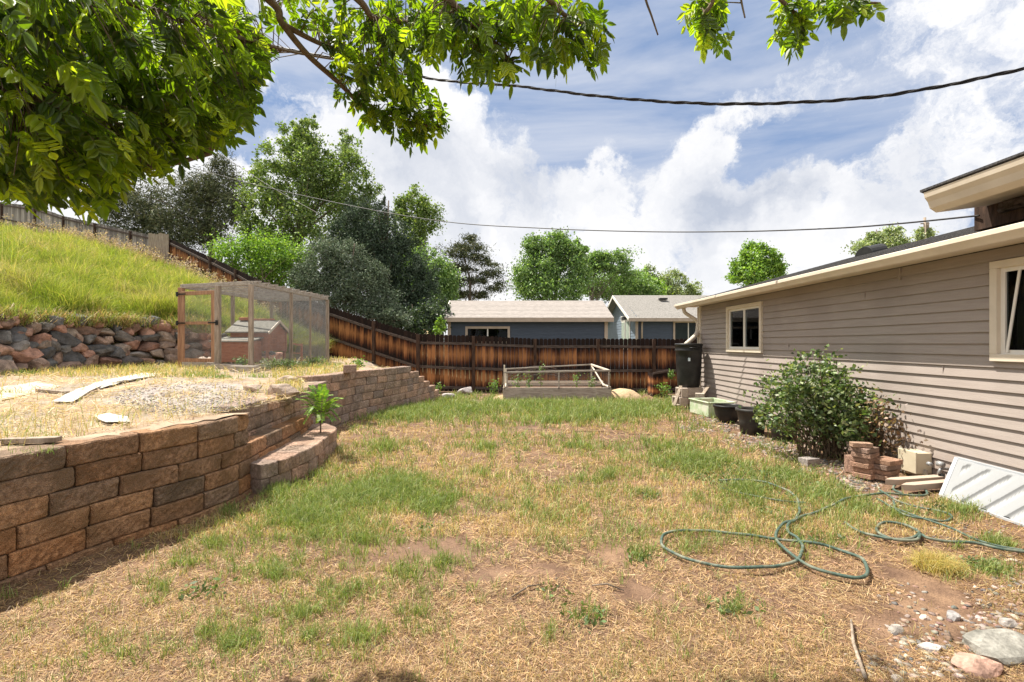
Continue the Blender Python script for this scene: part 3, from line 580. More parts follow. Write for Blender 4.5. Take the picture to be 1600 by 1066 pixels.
wo = w.build('window', M['coop'], coop); m = MB(); m.box(cp_(hx+.004, -.12, .66), (.012,.22,.2), ca); m.build('pane', M['darkroom'], wo)
for x, y in ((hx-.03, y0+.03), (hx-.03, y1-.03), (-hx+.03, y0+.03), (-hx+.03, y1-.03)):
    m = MB(); m.box(cp_(x, y, .18), (.05,.05,.4), ca); m.build('leg', M['coop'], coop)
pk = MB()
for k in range(10):
    z = z0+.035+k*.07; hw = min((y1-y0)/2-.01, (zp-z)/(zp-ze)*.40) if z > ze else (y1-y0)/2-.01
    if hw > .05: pk.box(cp_(hx+.004, (y0+y1)/2 if z <= ze else .01, z), (.018, 2*hw, .062), ca)
for k in range(7): pk.box(cp_(-.15, y0-.462, .14+k*.075), (1.0,.016,.066), ca)
pk.build('plank', M['coop'], body)
m = MB(); 
for yy in (y0+.02, y1-.02): m.box(cp_(hx+.012, yy, .6), (.025,.05,.52), ca)
m.build('corner_trim', M['coop'], coop)
# ramp frame at the far side
m = MB(); m.beam(cp_(hx+.1, y1+.1, .0), cp_(hx+.1, y1+.1, .6), .04, .05); m.beam(cp_(hx+.1, y1+.6, .0), cp_(hx+.1, y1+.6, .55), .04, .05); m.beam(cp_(hx+.1, y1+.1, .55), cp_(hx+.1, y1+.6, .5), .04, .04); m.beam(cp_(hx+.1, y1+.1, .3), cp_(hx+.1, y1+.6, .28), .03, .03); m.build('side_run_frame', M['coop'], coop)

# ------------------------------------------------------------------ terrace bits
def sheet(name, lab, cat, pts, zofs, mat, amp=.02, thick=0, zfun=None, kind=None):
    P = [G(px, py, .85) for px, py in pts]; c = sum(P, Vector())/len(P); m = MB(); ring = []
    for i in range(len(P)):
        for k in range(6): q = P[i].lerp(P[(i+1) % len(P)], k/6); ring.append(q+(q-c)*.05*mnoise.noise(q*6))
    f = lambda q: Vector((q.x, q.y, float(terr(q.x, q.y))+zofs+amp*mnoise.noise(q*4)))
    mid = [f(c.lerp(q, .55)) for q in ring]; out = [f(q)-Vector((0,0,.02)) for q in ring]; n = len(ring)
    m.add([f(c)]+mid+out, [(0, 1+k, 1+(k+1) % n) for k in range(n)]+[(1+k, 1+n+k, 1+n+(k+1) % n, 1+(k+1) % n) for k in range(n)], None, True)
    return tag(m.build(name, mat), lab, cat)
sheet('ground_fabric', 'long torn strip of white landscape fabric across the terrace edge of the gravel', 'fabric', [(80,630),(120,612),(160,600),(205,592),(235,594),(190,602),(150,612),(115,628)], .05, M['fabric'])
sheet('ground_fabric', 'small scrap of white fabric on the gravel nearest the block wall', 'fabric', [(148,650),(165,646),(200,648),(203,656),(165,657)], .05, M['fabric'])
sheet('ground_fabric', 'thin white fabric edge along the back of the gravel patch', 'fabric', [(195,594),(215,590),(248,589),(240,593)], .04, M['fabric'])
sheet('concrete_slab', 'pale flat slab half buried in dry grass at far left of the terrace', 'slab', [(-40,618),(0,608),(60,600),(95,606),(60,614),(0,626)], .03, M['concrete'], .01)
for lab, a, c in (('thin brown board lying on the terrace behind the cap blocks', (2,690), (92,683)), ('short dark board lying beside the white fabric strip', (60,617), (104,618))):
    P, Q_ = G(*a, .82), G(*c, .84); P.z = float(terr(P.x, P.y))+.03; Q_.z = float(terr(Q_.x, Q_.y))+.03; m = MB(); m.beam(P, Q_, .07, .035); tag(m.build('board', M['post'], bevel=.004), lab, 'board')
for px, py, s, lab in ((395,608,.16,'small flat stone on the dusty terrace below the chicken run'), (448,596,.22,'pale jagged stone on the terrace near the far wall caps'), (443,612,.3,'flat broken slab leaning on the cap of the upper step')):
    p = G(px, py, .88); m = MB(); rock(m, (p.x, p.y, float(terr(p.x, p.y))+.05), (s*1.6, s, s*.7), int(px), (.45,.36,.3), 3); tag(m.build('stone', M['rock']), lab, 'stone')
# ------------------------------------------------------------------ the house on the right
HX = 4.65; HY1 = 11.88; HY0 = -3.0; LAP = .1138
house = thing('house', 'single storey house with taupe lap siding and cream gutter on the right', 'house', (HX, HY1, 0))
wins = [(8.94, 10.4, 1.325, 2.285), (2.7, 4.66, 1.33, 2.285)]
mb = MB()
zl = [1.5+k*LAP for k in range(-14, 9)]
def seg(z0, z1, ya, yb, zb0, zb1):                       # one strip of lap between ya..yb, clipped to zb0..zb1 of the course
    def xo(z): return HX+.004-.021*(1-(z-z0)/(z1-z0))
    a, b_ = max(z0, zb0), min(z1, zb1)
    if b_-a < .004: return
    ns = max(1, int((yb-ya)/1.2))
    ys = [ya+(yb-ya)*i/ns for i in range(ns+1)]
    for i in range(ns):
        mb.add([(xo(a), ys[i], a), (xo(a), ys[i+1], a), (xo(b_), ys[i+1], b_), (xo(b_), ys[i], b_)], [(0,1,2,3)])
        if a == z0: mb.add([(xo(a), ys[i], a), (xo(a), ys[i+1], a), (HX+.006, ys[i+1], a), (HX+.006, ys[i], a)], [(0,1,2,3)])
for i in range(len(zl)-1):
    z0, z1 = zl[i], zl[i+1]
    if z0 > 2.44: continue
    cuts = [HY0]; 
    for ya, yb, wz0, wz1 in sorted(wins): cuts += [ya, yb]
    cuts.append(HY1)
    for j in range(len(cuts)-1):
        inwin = j % 2 == 1; ya, yb = cuts[j], cuts[j+1]
        if not inwin: seg(z0, z1, ya, yb, -9, 9)
        else:
            wz = [w for w in wins if abs(w[0]-ya) < .01][0]; seg(z0, z1, ya, yb, -9, wz[2]+.02); seg(z0, z1, ya, yb, wz[3]-.02, 9)
mb.box((HX+3, HY1+.01, 1.1), (6, .02, 2.7)); 
wall = mb.build('wall', M['siding'], house)
m = MB(); m.box((HX-.008, HY1+.02, 1.2), (.06,.09,2.46)); m.build('corner_trim', M['cream'], house, bevel=.004)
m = MB(); m.box((HX+.03, (HY0+HY1)/2, -.1), (.1, HY1-HY0, .2)); m.build('foundation', M['concrete'], house)
# seams of the siding where two lengths lap
m = MB()
for y, k in ((6.35, 5), (8.1, -1), (5.2, -3)): z = 1.5+k*LAP; m.box((HX-.008, y, z+.05), (.014,.002,.1))
m.box((HX-.008, 5.78, 2.33), (.02,.03,.14)); m.build('siding_joint', M['siding'], wall)
for n, (ya, yb, z0, z1) in enumerate(wins):
    fr = MB(); t = .07
    fr.box((HX-.015, (ya+yb)/2, z0+t/2), (.07, yb-ya, t)); fr.box((HX-.015, (ya+yb)/2, z1-t/2), (.07, yb-ya, t))
    for y in (ya+t/2, yb-t/2): fr.box((HX-.015, y, (z0+z1)/2), (.07, t, z1-z0-2*t))
    w = fr.build('window', M['cream'], house, bevel=.005)
    s = MB(); ym = (ya+yb)/2
    for y, tk in ((ya+t+.02, .04), (ym, .06), (yb-t-.02, .04)): s.box((HX+.01, y, (z0+z1)/2), (.035, tk, z1-z0-2*t))
    for z in (z0+t+.02, z1-t-.02): s.box((HX+.01, ym, z), (.03, yb-ya-2*t, .04))
    s.build('sash', M['white'], w)
    g = MB(); g.box((HX+.012, ym, (z0+z1)/2), (.006, yb-ya-2*t, z1-z0-2*t)); g.build('pane', M['glass'], w)
    c = MB(); K = 26
    half = ym if n == 0 else ya+1.1
    pts = [(HX+.16+.02*math.sin(i*1.9), half+(yb-t-half)*i/K) for i in range(K+1)]
    for i in range(K): c.add([(pts[i][0], pts[i][1], z0), (pts[i+1][0], pts[i+1][1], z0), (pts[i+1][0], pts[i+1][1], z1), (pts[i][0], pts[i][1], z1)], [(0,1,2,3)])
    if n == 0: pts = [(HX+.22+.03*math.sin(i*2.3), ya+.2+.35*i/K) for i in range(K+1)]
    for i in range(K): c.add([(pts[i][0], pts[i][1], z0), (pts[i+1][0], pts[i+1][1], z0), (pts[i+1][0], pts[i+1][1], z1), (pts[i][0], pts[i][1], z1)], [(0,1,2,3)])
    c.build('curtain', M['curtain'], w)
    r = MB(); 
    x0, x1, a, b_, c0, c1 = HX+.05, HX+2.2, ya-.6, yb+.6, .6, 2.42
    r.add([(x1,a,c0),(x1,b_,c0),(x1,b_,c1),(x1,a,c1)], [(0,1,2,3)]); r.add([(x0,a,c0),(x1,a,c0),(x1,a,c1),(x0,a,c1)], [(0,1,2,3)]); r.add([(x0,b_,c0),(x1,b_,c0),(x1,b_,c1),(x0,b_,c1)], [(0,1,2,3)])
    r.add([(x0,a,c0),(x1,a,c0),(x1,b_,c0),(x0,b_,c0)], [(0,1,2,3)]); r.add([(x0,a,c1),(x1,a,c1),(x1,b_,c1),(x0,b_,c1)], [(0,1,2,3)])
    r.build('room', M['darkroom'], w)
# screen frame leaning inside the near window
m = MB(); m.beam((HX-.02, 4.52, 1.42), (HX-.0, 4.42, 2.2), .012, .02); m.build('screen_edge', M['white'], house)
# gutter, fascia, soffit, roof
GE = 12.3
m = MB(); prof = [(4.15,2.49),(4.13,2.48),(4.13,2.44),(4.17,2.40),(4.19,2.375),(4.27,2.375),(4.27,2.49),(4.255,2.49),(4.255,2.40),(4.165,2.405),(4.155,2.48)]
m.prism([(x, HY0, z) for x, z in prof], (0, GE-HY0, 0)); m.build('gutter', M['cream'], house)
m = MB(); m.box((4.46, (HY0+GE)/2, 2.425), (.37, GE-HY0-.02, .015)); m.build('soffit', M['cream'], house)
m = MB(); pit = .27; 
m.prism([(4.2, HY0, 2.485), (8.7, HY0, 2.485+pit*4.5), (13.2, HY0, 2.485), (13.2, HY0, 2.46), (8.7, HY0, 2.46+pit*4.5-.02), (4.2, HY0, 2.455)], (0, GE+.06-HY0, 0)); roof = m.build('roof', M['shingle'], house)
# shingle courses as thin butts
m = MB(); x = 4.2
while x < 8.6:
    z = 2.485+pit*(x-4.2); m.add([(x, HY0, z+.0005), (x, GE+.05, z+.0005), (x, GE+.05, z+.012), (x, HY0, z+.012), (x+.14, HY0, z+pit*.14+.002), (x+.14, GE+.05, z+pit*.14+.002)], [(0,1,2,3), (3,2,5,4)]); x += .14
m.build('shingle_course', M['shingle'], roof)
m = MB(); m.prism([(4.2, GE+.0, 2.36), (4.2, GE, 2.49), (8.7, GE, 2.47+pit*4.5), (13.2, GE, 2.49), (13.2, GE, 2.36), (8.7, GE, 2.34+pit*4.5)], (0,.03,0)); m.build('gable_fascia', M['cream'], house)
m = MB(); m.prism([(HX, HY1, 2.3), (HX, HY1, 2.55), (8.7, HY1, 2.4+pit*4.5), (12.8, HY1, 2.5), (12.8, HY1, 2.3)], (0,.03,0)); m.build('gable_end', M['siding'], house)
m = MB(); vy = 10.7; vx = 8.0; vz = 2.485+pit*(vx-4.2)
pr = [(math.cos(a)*.28, math.sin(a)*.2) for a in [math.pi*i/10 for i in range(11)]]; m.prism([(vx+.12, vy+q, vz+z+.0) for q, z in pr], (-.34,0,-.07)); m.build('roof_vent', M['black'], house, bevel=.01)
m = MB(); m.box((8.0, 13.9, 3.5), (.01,.01,.01)) 
# downspout with its S-bend into the barrel
def pipe(pts, r, nm, mat, parent, n=12, ribs=False):
    P = []; 
    for i in range(len(pts)-1):
        p0, p1, p2, p3 = [Vector(pts[max(0, min(len(pts)-1, j))]) for j in (i-1, i, i+1, i+2)]
        for k in range(10): t = k/10; P.append(.5*((2*p1)+(p2-p0)*t+(2*p0-5*p1+4*p2-p3)*t*t+(3*p1-p0-3*p2+p3)*t*t*t))
    P.append(Vector(pts[-1])); R = [r*(1+(.08*math.sin(i*1.9) if ribs else 0)) for i in range(len(P))]; m = MB(); m.tube(P, R, n); return m.build(nm, mat, parent)
Yd = 12.05
dsp = pipe([W(1068,480,Yd), W(1070,488,Yd), W(1078,494,Yd-.0), W(1087,500,Yd-.05), W(1091,508,Yd-.08), W(1090,520,Yd-.1)], .045, 'downspout', M['metalpipe'], house)
pipe([W(1091,506,Yd-.08), W(1090,518,Yd-.1), W(1087,524,Yd-.2), W(1080,531,Yd-.3), W(1072,538,Yd-.38)], .055, 'flexible_pipe', M['metalpipe'], dsp, ribs=True)
pipe([(HX-.05,11.95,2.4),(HX-.05,11.95,1.6),(HX-.05,11.95,1.2),(HX-.05,11.95,.1)], .02, 'conduit', M['cream'], house)
# raised roof over the lower roof, near the camera
m = MB(); ue = 4.65; y0 = HY0
prof = [(3.98,2.96),(3.96,2.95),(3.97,2.90),(4.0,2.86),(4.02,2.80),(4.08,2.76),(4.62,2.83),(4.62,2.9),(4.1,2.96)]
m.prism([(x, y0, z) for x, z in prof], (0, ue-y0, 0)); m.build('eave', M['cream'], house)
m = MB(); m.prism([(3.95,y0,2.965),(8.5,y0,2.965+.375*4.55),(8.5,y0,2.93+.375*4.55),(4.05,y0,2.93)], (0, ue+.03-y0, 0)); r2_ = m.build('roof', M['shingle'], house)
m = MB(); x = 3.95
while x < 5.4:
    z = 2.965+.375*(x-3.95); m.add([(x, y0, z+.0005), (x, ue+.03, z+.0005), (x, ue+.03, z+.02), (x, y0, z+.02), (x+.14, y0, z+.375*.14+.002), (x+.14, ue+.03, z+.375*.14+.002)], [(0,1,2,3), (3,2,5,4)]); x += .14
m.build('shingle_course', M['shingle'], r2_)
m = MB(); m.box((4.62, (4.78+y0)/2, 2.74), (.1, 4.78-y0, .26)); 
m.build('beam', M['railpost'], house, bevel=.005)
m = MB(); m.box((6.5, 4.4, 2.95), (3.6,.05,.8)); m.build('infill_panel', M['railpost'], house)
m = MB(); m.box((4.55, 4.35, 2.76), (.05,.3,.09)); m.tube([(4.53,4.5,2.74),(4.5,4.42,2.72),(4.53,4.3,2.74)], .012, 6); m.build('bracket', M['rail'], house)

# ------------------------------------------------------------------ things along the wall
p = W(1076,570,11.55); B = Vector((p.x, 11.55, .47))
m = MB(); bar = thing('rain_barrel', 'tall black plastic rain barrel on concrete blocks at the house corner', 'rain barrel', B)
m.lathe(B, [(0,0),(.235,0),(.25,.02),(.26,.15),(.285,.45),(.295,.7),(.30,.84),(.315,.85),(.315,.88),(.30,.90),(.31,.98),(.32,.985),(.32,1.02),(.30,1.035),(.05,1.035),(0,1.035)], 48); m.build('body', M['black'], bar)
m = MB()
for k in range(5):
    a0, a1 = -1.97+k*.035, -1.97+(k+1)*.035; r = .2945; m.add([B+Vector((r*math.cos(a)*1.0, r*math.sin(a), z)) for a, z in ((a0,.62),(a1,.62),(a1,.78),(a0,.78))], [(0,1,2,3)])
m.build('label', pm('blue_white_label', (.45,.6,.7), (.8,.85,.88), 22, .6, 0), bar)
m = MB(); m.tube([B+Vector((-.1,-.31,.93)), B+Vector((0,-.34,.93)), B+Vector((.1,-.32,.93))], .012, 8); m.build('handle', M['black'], bar)
def cinder(lab, c, rz, mat='concrete', sz=(.40,.20,.19), vert=False, tilt=None):
    m = MB(); L, w_, h = sz; t = .03; R = Matrix.Rotation(rz, 3, 'Z') @ (tilt or Matrix.Identity(3))
    c = Vector(c)
    def bx(o, s): m.box(c+R @ Vector(o), s, R)
    bx((0, w_/2-t/2, 0), (L, t, h)); bx((0, -w_/2+t/2, 0), (L, t, h))
    for x in (-L/2+t/2, 0, L/2-t/2): bx((x, 0, 0), (t, w_-2*t+.001, h-.002))
    return tag(m.build('cinder_block', M[mat], bevel=.004), lab, 'concrete block', 'blocks under the rain barrel')
up = Matrix.Rotation(math.pi/2, 3, 'X')
cinder('upper front concrete block carrying the black barrel', (B.x+.06, B.y-.12, .37), 0, tilt=None)
cinder('lower front concrete block under the black barrel', (B.x+.06, B.y-.14, .17), 0)
cinder('upper rear concrete block carrying the black barrel', (B.x+.06, B.y+.14, .37), 0)
cinder('lower rear concrete block under the black barrel', (B.x+.06, B.y+.12, .17), 0)
cinder('lower concrete block with open cells at the left foot of the barrel stand', (B.x-.27, B.y-.16, .15), math.pi/2+.15, tilt=up)
cinder('upper concrete block with open cells at the left of the barrel stand', (B.x-.22, B.y-.16, .36), math.pi/2+.05, sz=(.36,.2,.16), tilt=up)
p = G(1092, 642); cinder('upright concrete block beside the green planter', (p.x+.06, p.y+.1, .19), 1.2, sz=(.38,.18,.19), tilt=Matrix.Rotation(math.pi/2, 3, 'Y') @ up)
for lab, a, c in (('board leaning against the siding behind the planter', (1097,618,10.9), (1108,602,11.1)), ('pale board leaning on the left side of the barrel blocks', (1053,634,11.2), (1064,603,11.35)), ('short stick propped beside the upright concrete block', (1080,642,10.7), (1087,632,10.9))):
    m = MB(); m.beam(W(*a), W(*c), .08, .02); tag(m.build('board', M['post'], bevel=.003), lab, 'board')
# mint planter trough
PC = Vector((4.23, 10.25, 0)); pl_ = thing('planter_trough', 'pale mint green plastic planter trough beside the house wall', 'planter', PC)
m = MB(); Rp = Matrix.Rotation(math.radians(8), 3, 'Z')
def tb(o, s): m.box(PC+Rp @ Vector(o), s, Rp)
tb((-.27,0,.15), (.03,.75,.3)); tb((.27,0,.15), (.03,.75,.3)); tb((0,-.36,.15), (.51,.03,.3)); tb((0,.36,.15), (.51,.03,.3)); tb((0,0,.02), (.5,.7,.03)); tb((-.285,0,.295), (.05,.8,.02)); tb((.285,0,.295), (.05,.8,.02)); tb((0,-.385,.295), (.52,.05,.02)); tb((0,.385,.295), (.52,.05,.02))
m.build('trough', M['mint'], pl_, bevel=.006); m = MB(); m.box(PC+Vector((0,0,.12)), (.5,.69,.18), Rp); m.build('soil', M['soil'], pl_)
p = W(1120,640,9.9); m = MB(); m.box((p.x+.18, p.y, .13), (.28,.5,.24), .1); tag(m.build('plastic_bin', M['mint'], bevel=.02), 'second faded green plastic bin against the siding beside the trough', 'bin')
def pot(name, lab, c, r0, r1, h, mat='black', rim=.02, bowl=False):
    t = thing(name, lab, 'plant pot', c); m = MB()
    if bowl: pr = [(0,0),(r0,0)]+[(r0+(r1-r0)*math.sin(a), h*(1-math.cos(a))) for a in [math.pi/2*i/8 for i in range(1, 9)]]
    else: pr = [(0,0),(r0,0),(r0+(r1-r0)*.5, h*.5),(r1,h-.05)]
    pr += [(r1+rim, h-.045), (r1+rim+.004, h), (r1-.005, h+.002), (r1-.015, h-.02), (r1*.85, h*.55), (0, h*.55)]
    m.lathe(c, pr, 40); m.build('pot', M[mat], t); m = MB(); m.lathe(c, [(0,h-.06),(r1*.93,h-.06)], 24); m.build('soil', M['soil'], t); return t
M['pot'] = pm('faded_black_pot', (.028,.027,.026), (.06,.058,.056), 5, .5, .1, fine=.1)
pot('plant_pot', 'shallow black bowl pot between the green planter and the tall black pot', (4.08,9.15,.0), .10,.24,.34, 'black', .015, True)
pot('plant_pot', 'tall black nursery pot in front of the siding left of the bush', (4.0,8.05,.0), .175,.235,.42, 'pot')
pot('plant_pot', 'grey black pot half hidden behind the leafy bush', (4.22,7.5,.0), .16,.21,.36, 'pot')
m = MB(); m.box((4.12,8.35,.40), (.012,.012,.16)); 
# paver stack
k = 0
def paver(c, s, rz, c_, lab):
    m = MB(); rx = Matrix.Rotation(rz, 3, 'Z') @ Matrix.Rotation(random.uniform(-.04,.04), 3, 'X'); m.box(c, s, rx, c_); tag(m.build('paver', M['block'], bevel=.006), lab, 'paver', 'loose pavers stacked by the house wall')
PCc = [(.50,.31,.22),(.44,.29,.22),(.38,.27,.22),(.54,.37,.27)]
p0 = Vector((4.02, 5.42, 0)); lays = ['bottom', 'second', 'third', 'fourth', 'fifth', 'sixth']
for i in range(6):
    for j, (ox, nm) in enumerate(((-.0, 'left'), (.25, 'right'))):
        if i >= 5 and j: continue
        if i >= 4 and j: continue
        paver((p0.x+ox*.62+random.uniform(-.02,.02)-.05, p0.y+ox*-.35+random.uniform(-.02,.02), .035+i*.056), (.24,.19,.052), .5+random.uniform(-.2,.2), random.choice(PCc), '%s paver of the %s column in the brick stack by the wall' % (lays[i] if not (i == 5) else 'topmost', nm))
paver((p0.x+.02, p0.y+.18, .10), (.26,.2,.2), .3, PCc[1], 'thick block behind the paver stack against the siding')
paver((p0.x-.12, p0.y-.02, .37), (.2,.1,.05), -.25, PCc[3], 'narrow pale paver laid crosswise on top of the stack')
paver((p0.x-.38, p0.y+.5, .05), (.2,.14,.1), .3, (.4,.37,.35), 'grey block lying under the edge of the leafy bush')
# utility box
ub = thing('utility_box', 'beige utility box mounted low on the siding beside the window well', 'utility box', (HX, 5.45, .17))
m = MB(); m.box((HX-.10, 5.45, .175), (.17,.24,.23)); m.build('body', M['box'], ub, bevel=.008); m = MB(); m.box((HX-.19, 5.45, .18), (.018,.25,.24)); m.build('cover', M['box'], ub, bevel=.006)
m = MB(); m.tube([(HX-.08,5.36,.06),(HX-.08,5.36,-.02)], .02, 8); m.tube([(HX-.12,5.52,.06),(HX-.12,5.52,.02)], .025, 8); m.build('conduit_stub', M['box'], ub)
sp = thing('spigot', 'dark pipe and hose valve beside the window well cover', 'spigot', (HX-.05, 5.12, .0))
m = MB(); m.tube([(HX-.09,5.13,.0),(HX-.09,5.13,.12)], .028, 12); m.build('pipe', M['black'], sp); m = MB(); m.tube([(HX-.02,5.13,.17),(HX-.1,5.13,.17),(HX-.12,5.13,.12)], .016, 8); m.tube([(HX-.1,5.1,.22),(HX-.1,5.16,.22)], .03, 8); m.tube([(HX-.14,5.2,.2),(HX-.14,5.24,.2)], .022, 8); m.build('valve', M['wire'], sp)
# window well cover
ww = thing('window_well_cover', 'sloped clear corrugated plastic window well cover against the siding', 'window well cover', (4.4, 4.9, 0))
yA, yB = 5.02, 3.1; xo, xi, zi = 4.17, HX-.03, .315; yslant = -.32
def sl(u, v, dz=0): ya = yA+yslant*(1-v); return Vector((xo+(xi-xo)*v, ya+(yB-ya)*u, .02+(zi-.02)*v+dz))   # u along the wall, v up the slope
m = MB(); nu = 200; nvv = 14; vs = []; fs = []; cs_ = []
for j in range(nvv+1):
    for i in range(nu+1):
        u = i/nu; v = j/nvv; q = sl(u, v); ph = ((q.y+.05*v+.03)/.2) % 1; e = min(1, max(0, 1.6-abs(ph-.5)/.15)); e *= 1 if v < .8 else max(0, (1-v)/.2); e = e if u > .05 else 0; vs.append(sl(u, v, .02*e)); k = .29-.17*(e > .6); cs_.append((k, k*1.03, k*1.06))
for j in range(nvv):
    for i in range(nu): fs.append((j*(nu+1)+i, j*(nu+1)+i+1, (j+1)*(nu+1)+i+1, (j+1)*(nu+1)+i))
m.add(vs, fs, None, True); m.c = cs_; m.build('panel', M['poly'], ww)
M['rib'] = pm('plastic_flange', (.42,.44,.47), (.5,.52,.55), 4, .4, 0)
for a, c in (((0,0),(1,0)), ((0,1),(1,1)), ((0,0),(0,1))): m = MB(); m.beam(sl(*a), sl(*c), .03, .02); m.build('edge_flange', M['rib'], ww)
# wedge timbers around the tap
for lab, a, c in (('pale timber with pointed end lying behind the hose connection', (1383,763),(1470,757)), ('pale timber with pointed end in front of the hose connection', (1408,772),(1484,765))):
    P, Q_ = G(*a), G(*c); P.z = Q_.z = .035; d = (Q_-P).normalized(); n_ = Vector((-d.y, d.x, 0)); m = MB(); m.prism([P, P+d*.12+n_*.045-Vector((0,0,0)), Q_+n_*.045, Q_-n_*.045, P+d*.12-n_*.045], (0,0,.06)); tag(m.build('timber_edging', M['tantrim'], bevel=.004), lab, 'timber')
P, Q_ = Vector((HX-.12,5.9,.07)), Vector((HX-.1,5.3,.06)); m = MB(); m.beam(P, Q_, .03, .1); tag(m.build('board', M['greywood'], bevel=.003), 'grey board standing on edge below the utility box', 'board')
# ------------------------------------------------------------------ hoses
def hose(name, lab, pts, r=.0110, z=.036, group=None):
    P = [G(px, py, 0) for px, py in pts]; out = []
    for i in range(len(P)-1):
        p0, p1, p2, p3 = [P[max(0, min(len(P)-1, j))] for j in (i-1, i, i+1, i+2)]
        for k in range(10):
            t = k/10; q = .5*((2*p1)+(p2-p0)*t+(2*p0-5*p1+4*p2-p3)*t*t+(3*p1-p0-3*p2+p3)*t*t*t); q.z = z+.014*mnoise.noise(q*4)+lawnz(q.x, q.y); q.x += .012*mnoise.noise(q*5+Vector((7,0,0))); q.y += .02*mnoise.noise(q*4+Vector((0,9,0))); out.append(q)
    m = MB(); m.tube(out, r, 8); return tag(m.build(name, M['hose']), lab, 'hose', group)
hose('garden_hose', 'green garden hose lying in wide loose loops across the middle of the lawn', [(1125,758),(1160,757),(1200,762),(1235,775),(1249,795),(1245,815),(1230,838),(1245,850),(1255,870),(1240,888),(1180,898),(1120,892),(1075,880),(1040,862),(1033,848),(1050,838),(1100,838),(1160,845),(1230,853),(1290,862),(1340,880),(1352,897),(1348,911),(1320,910),(1270,896),(1230,872),(1213,852),(1218,835),(1245,818),(1280,805),(1310,790),(1345,780),(1390,778),(1440,780),(1448,772),(1440,762),(1410,756),(1395,768),(1410,776)])
hose('garden_hose', 'thin green hose trailing under the loops toward the weeds', [(1128,768),(1165,778),(1210,787),(1262,792)], .008)
hose('garden_hose', 'green garden hose coiled in a small ring and running off to the right edge', [(1320,822),(1345,838),(1385,849),(1420,848),(1435,838),(1415,826),(1385,822),(1371,828),(1375,842),(1400,851),(1430,850),(1438,842),(1450,847),(1490,853),(1530,855),(1560,862),(1600,868),(1660,876)])
hose('garden_hose', 'pale green hose running diagonally from the tap timbers to the right edge', [(1370,785),(1400,800),(1440,815),(1480,828),(1520,845),(1560,858),(1600,866)], .009)
hose('garden_hose', 'small green hose loop beside the window well cover', [(1375,772),(1400,788),(1440,798),(1478,808),(1484,815),(1465,818),(1420,812),(1400,800),(1395,788)], .010)

# ------------------------------------------------------------------ raised bed
bx0, bx1 = (787-CX)*14.1/F, (954-CX)*14.1/F; by0, by1 = 14.1, 15.35; bz = float(lawnz(1, 14.5))
bed = thing('raised_bed', 'grey timber raised garden bed with a low wire cage before the fence', 'garden bed', ((bx0+bx1)/2, by0, bz))
def part(nm, mat, f, parent=bed, bev=.006): m = MB(); f(m); return m.build(nm, M[mat], parent, bevel=bev)
for (a, c) in (((bx0,by0),(bx1,by0)), ((bx0,by1),(bx1,by1)), ((bx0,by0),(bx0,by1)), ((bx1,by0),(bx1,by1))): part('side_board', 'greywood', lambda m: m.beam((*a, bz+.18), (*c, bz+.18), .045, .36))
part('soil', 'soil', lambda m: m.box(((bx0+bx1)/2, (by0+by1)/2, bz+.14), (bx1-bx0-.05, by1-by0-.05, .3)), bev=0)
for x in (bx0+.03, bx1-.03): part('trim_board', 'cream', lambda m: m.beam((x, by0, bz+.38), (x, by1, bz+.38), .08, .03))
part('trim_board', 'cream', lambda m: m.beam((bx0, by1-.1, bz+.43), (bx1, by1-.1, bz+.43), .05, .08))
for x, y, h in ((bx0+.02, by0, 1.02), (bx0+.1, by0+.02, .82), ((bx0+bx1)/2+.05, by0, .85), (bx1-.05, by0, .82), (bx1-.35, by1, .98), (bx0+.05, by1, .85)): part('cage_post', 'greywood' if x > bx0+.05 else 'cream', lambda m: m.beam((x, y, bz+.3), (x, y, bz+h), .045, .045, (0,1,0)))
part('cage_rail', 'greywood', lambda m: m.beam((bx0, by0, bz+.80), (bx1, by0, bz+.86), .05, .05)); part('cage_rail', 'cream', lambda m: m.beam((bx1-.02, by0, bz+.85), (bx1-.36, by1, bz+.98), .05, .05)); part('cage_rail', 'greywood', lambda m: m.beam((bx1-.36, by1, bz+.98), (bx0+.05, by1, bz+.84), .04, .04))
part('cage_brace', 'cream', lambda m: m.beam((bx1-.36, by1, bz+.96), (bx1-.16, by0+.2, bz+.4), .035, .035))
m = MB()
for k in range(int((bx1-bx0)/.035)): x = bx0+k*.035; m.add([(x,by0,bz+.36),(x+.002,by0,bz+.36),(x+.002,by0,bz+.82),(x,by0,bz+.82)], [(0,1,2,3)])
for k in range(13): z = bz+.37+k*.035; m.add([(bx0,by0,z),(bx1,by0,z),(bx1,by0,z+.002),(bx0,by0,z+.002)], [(0,1,2,3)])
m.build('wire_mesh', M['wire'], bed)
# arched pipes behind the bed
for k, lab in enumerate(('outermost grey plastic hoop leaning behind the garden bed', 'second grey plastic hoop leaning behind the garden bed', 'third grey plastic hoop leaning behind the garden bed', 'innermost grey plastic hoop leaning behind the garden bed')):
    P = []; cx_ = W(842, 0, 15.5).x-.02*k
    for i in range(25): a = math.pi*(1-i/24*.8); P.append(Vector((cx_+math.cos(a)*(1.25-.09*k)+.07*k, 15.55+.02*k, bz+.02+math.sin(a)*(.90-.085*k))))
    m = MB(); m.tube(P, .011, 6); tag(m.build('plastic_hoop', M['rail']), lab, 'hoop', 'hoops behind the garden bed')
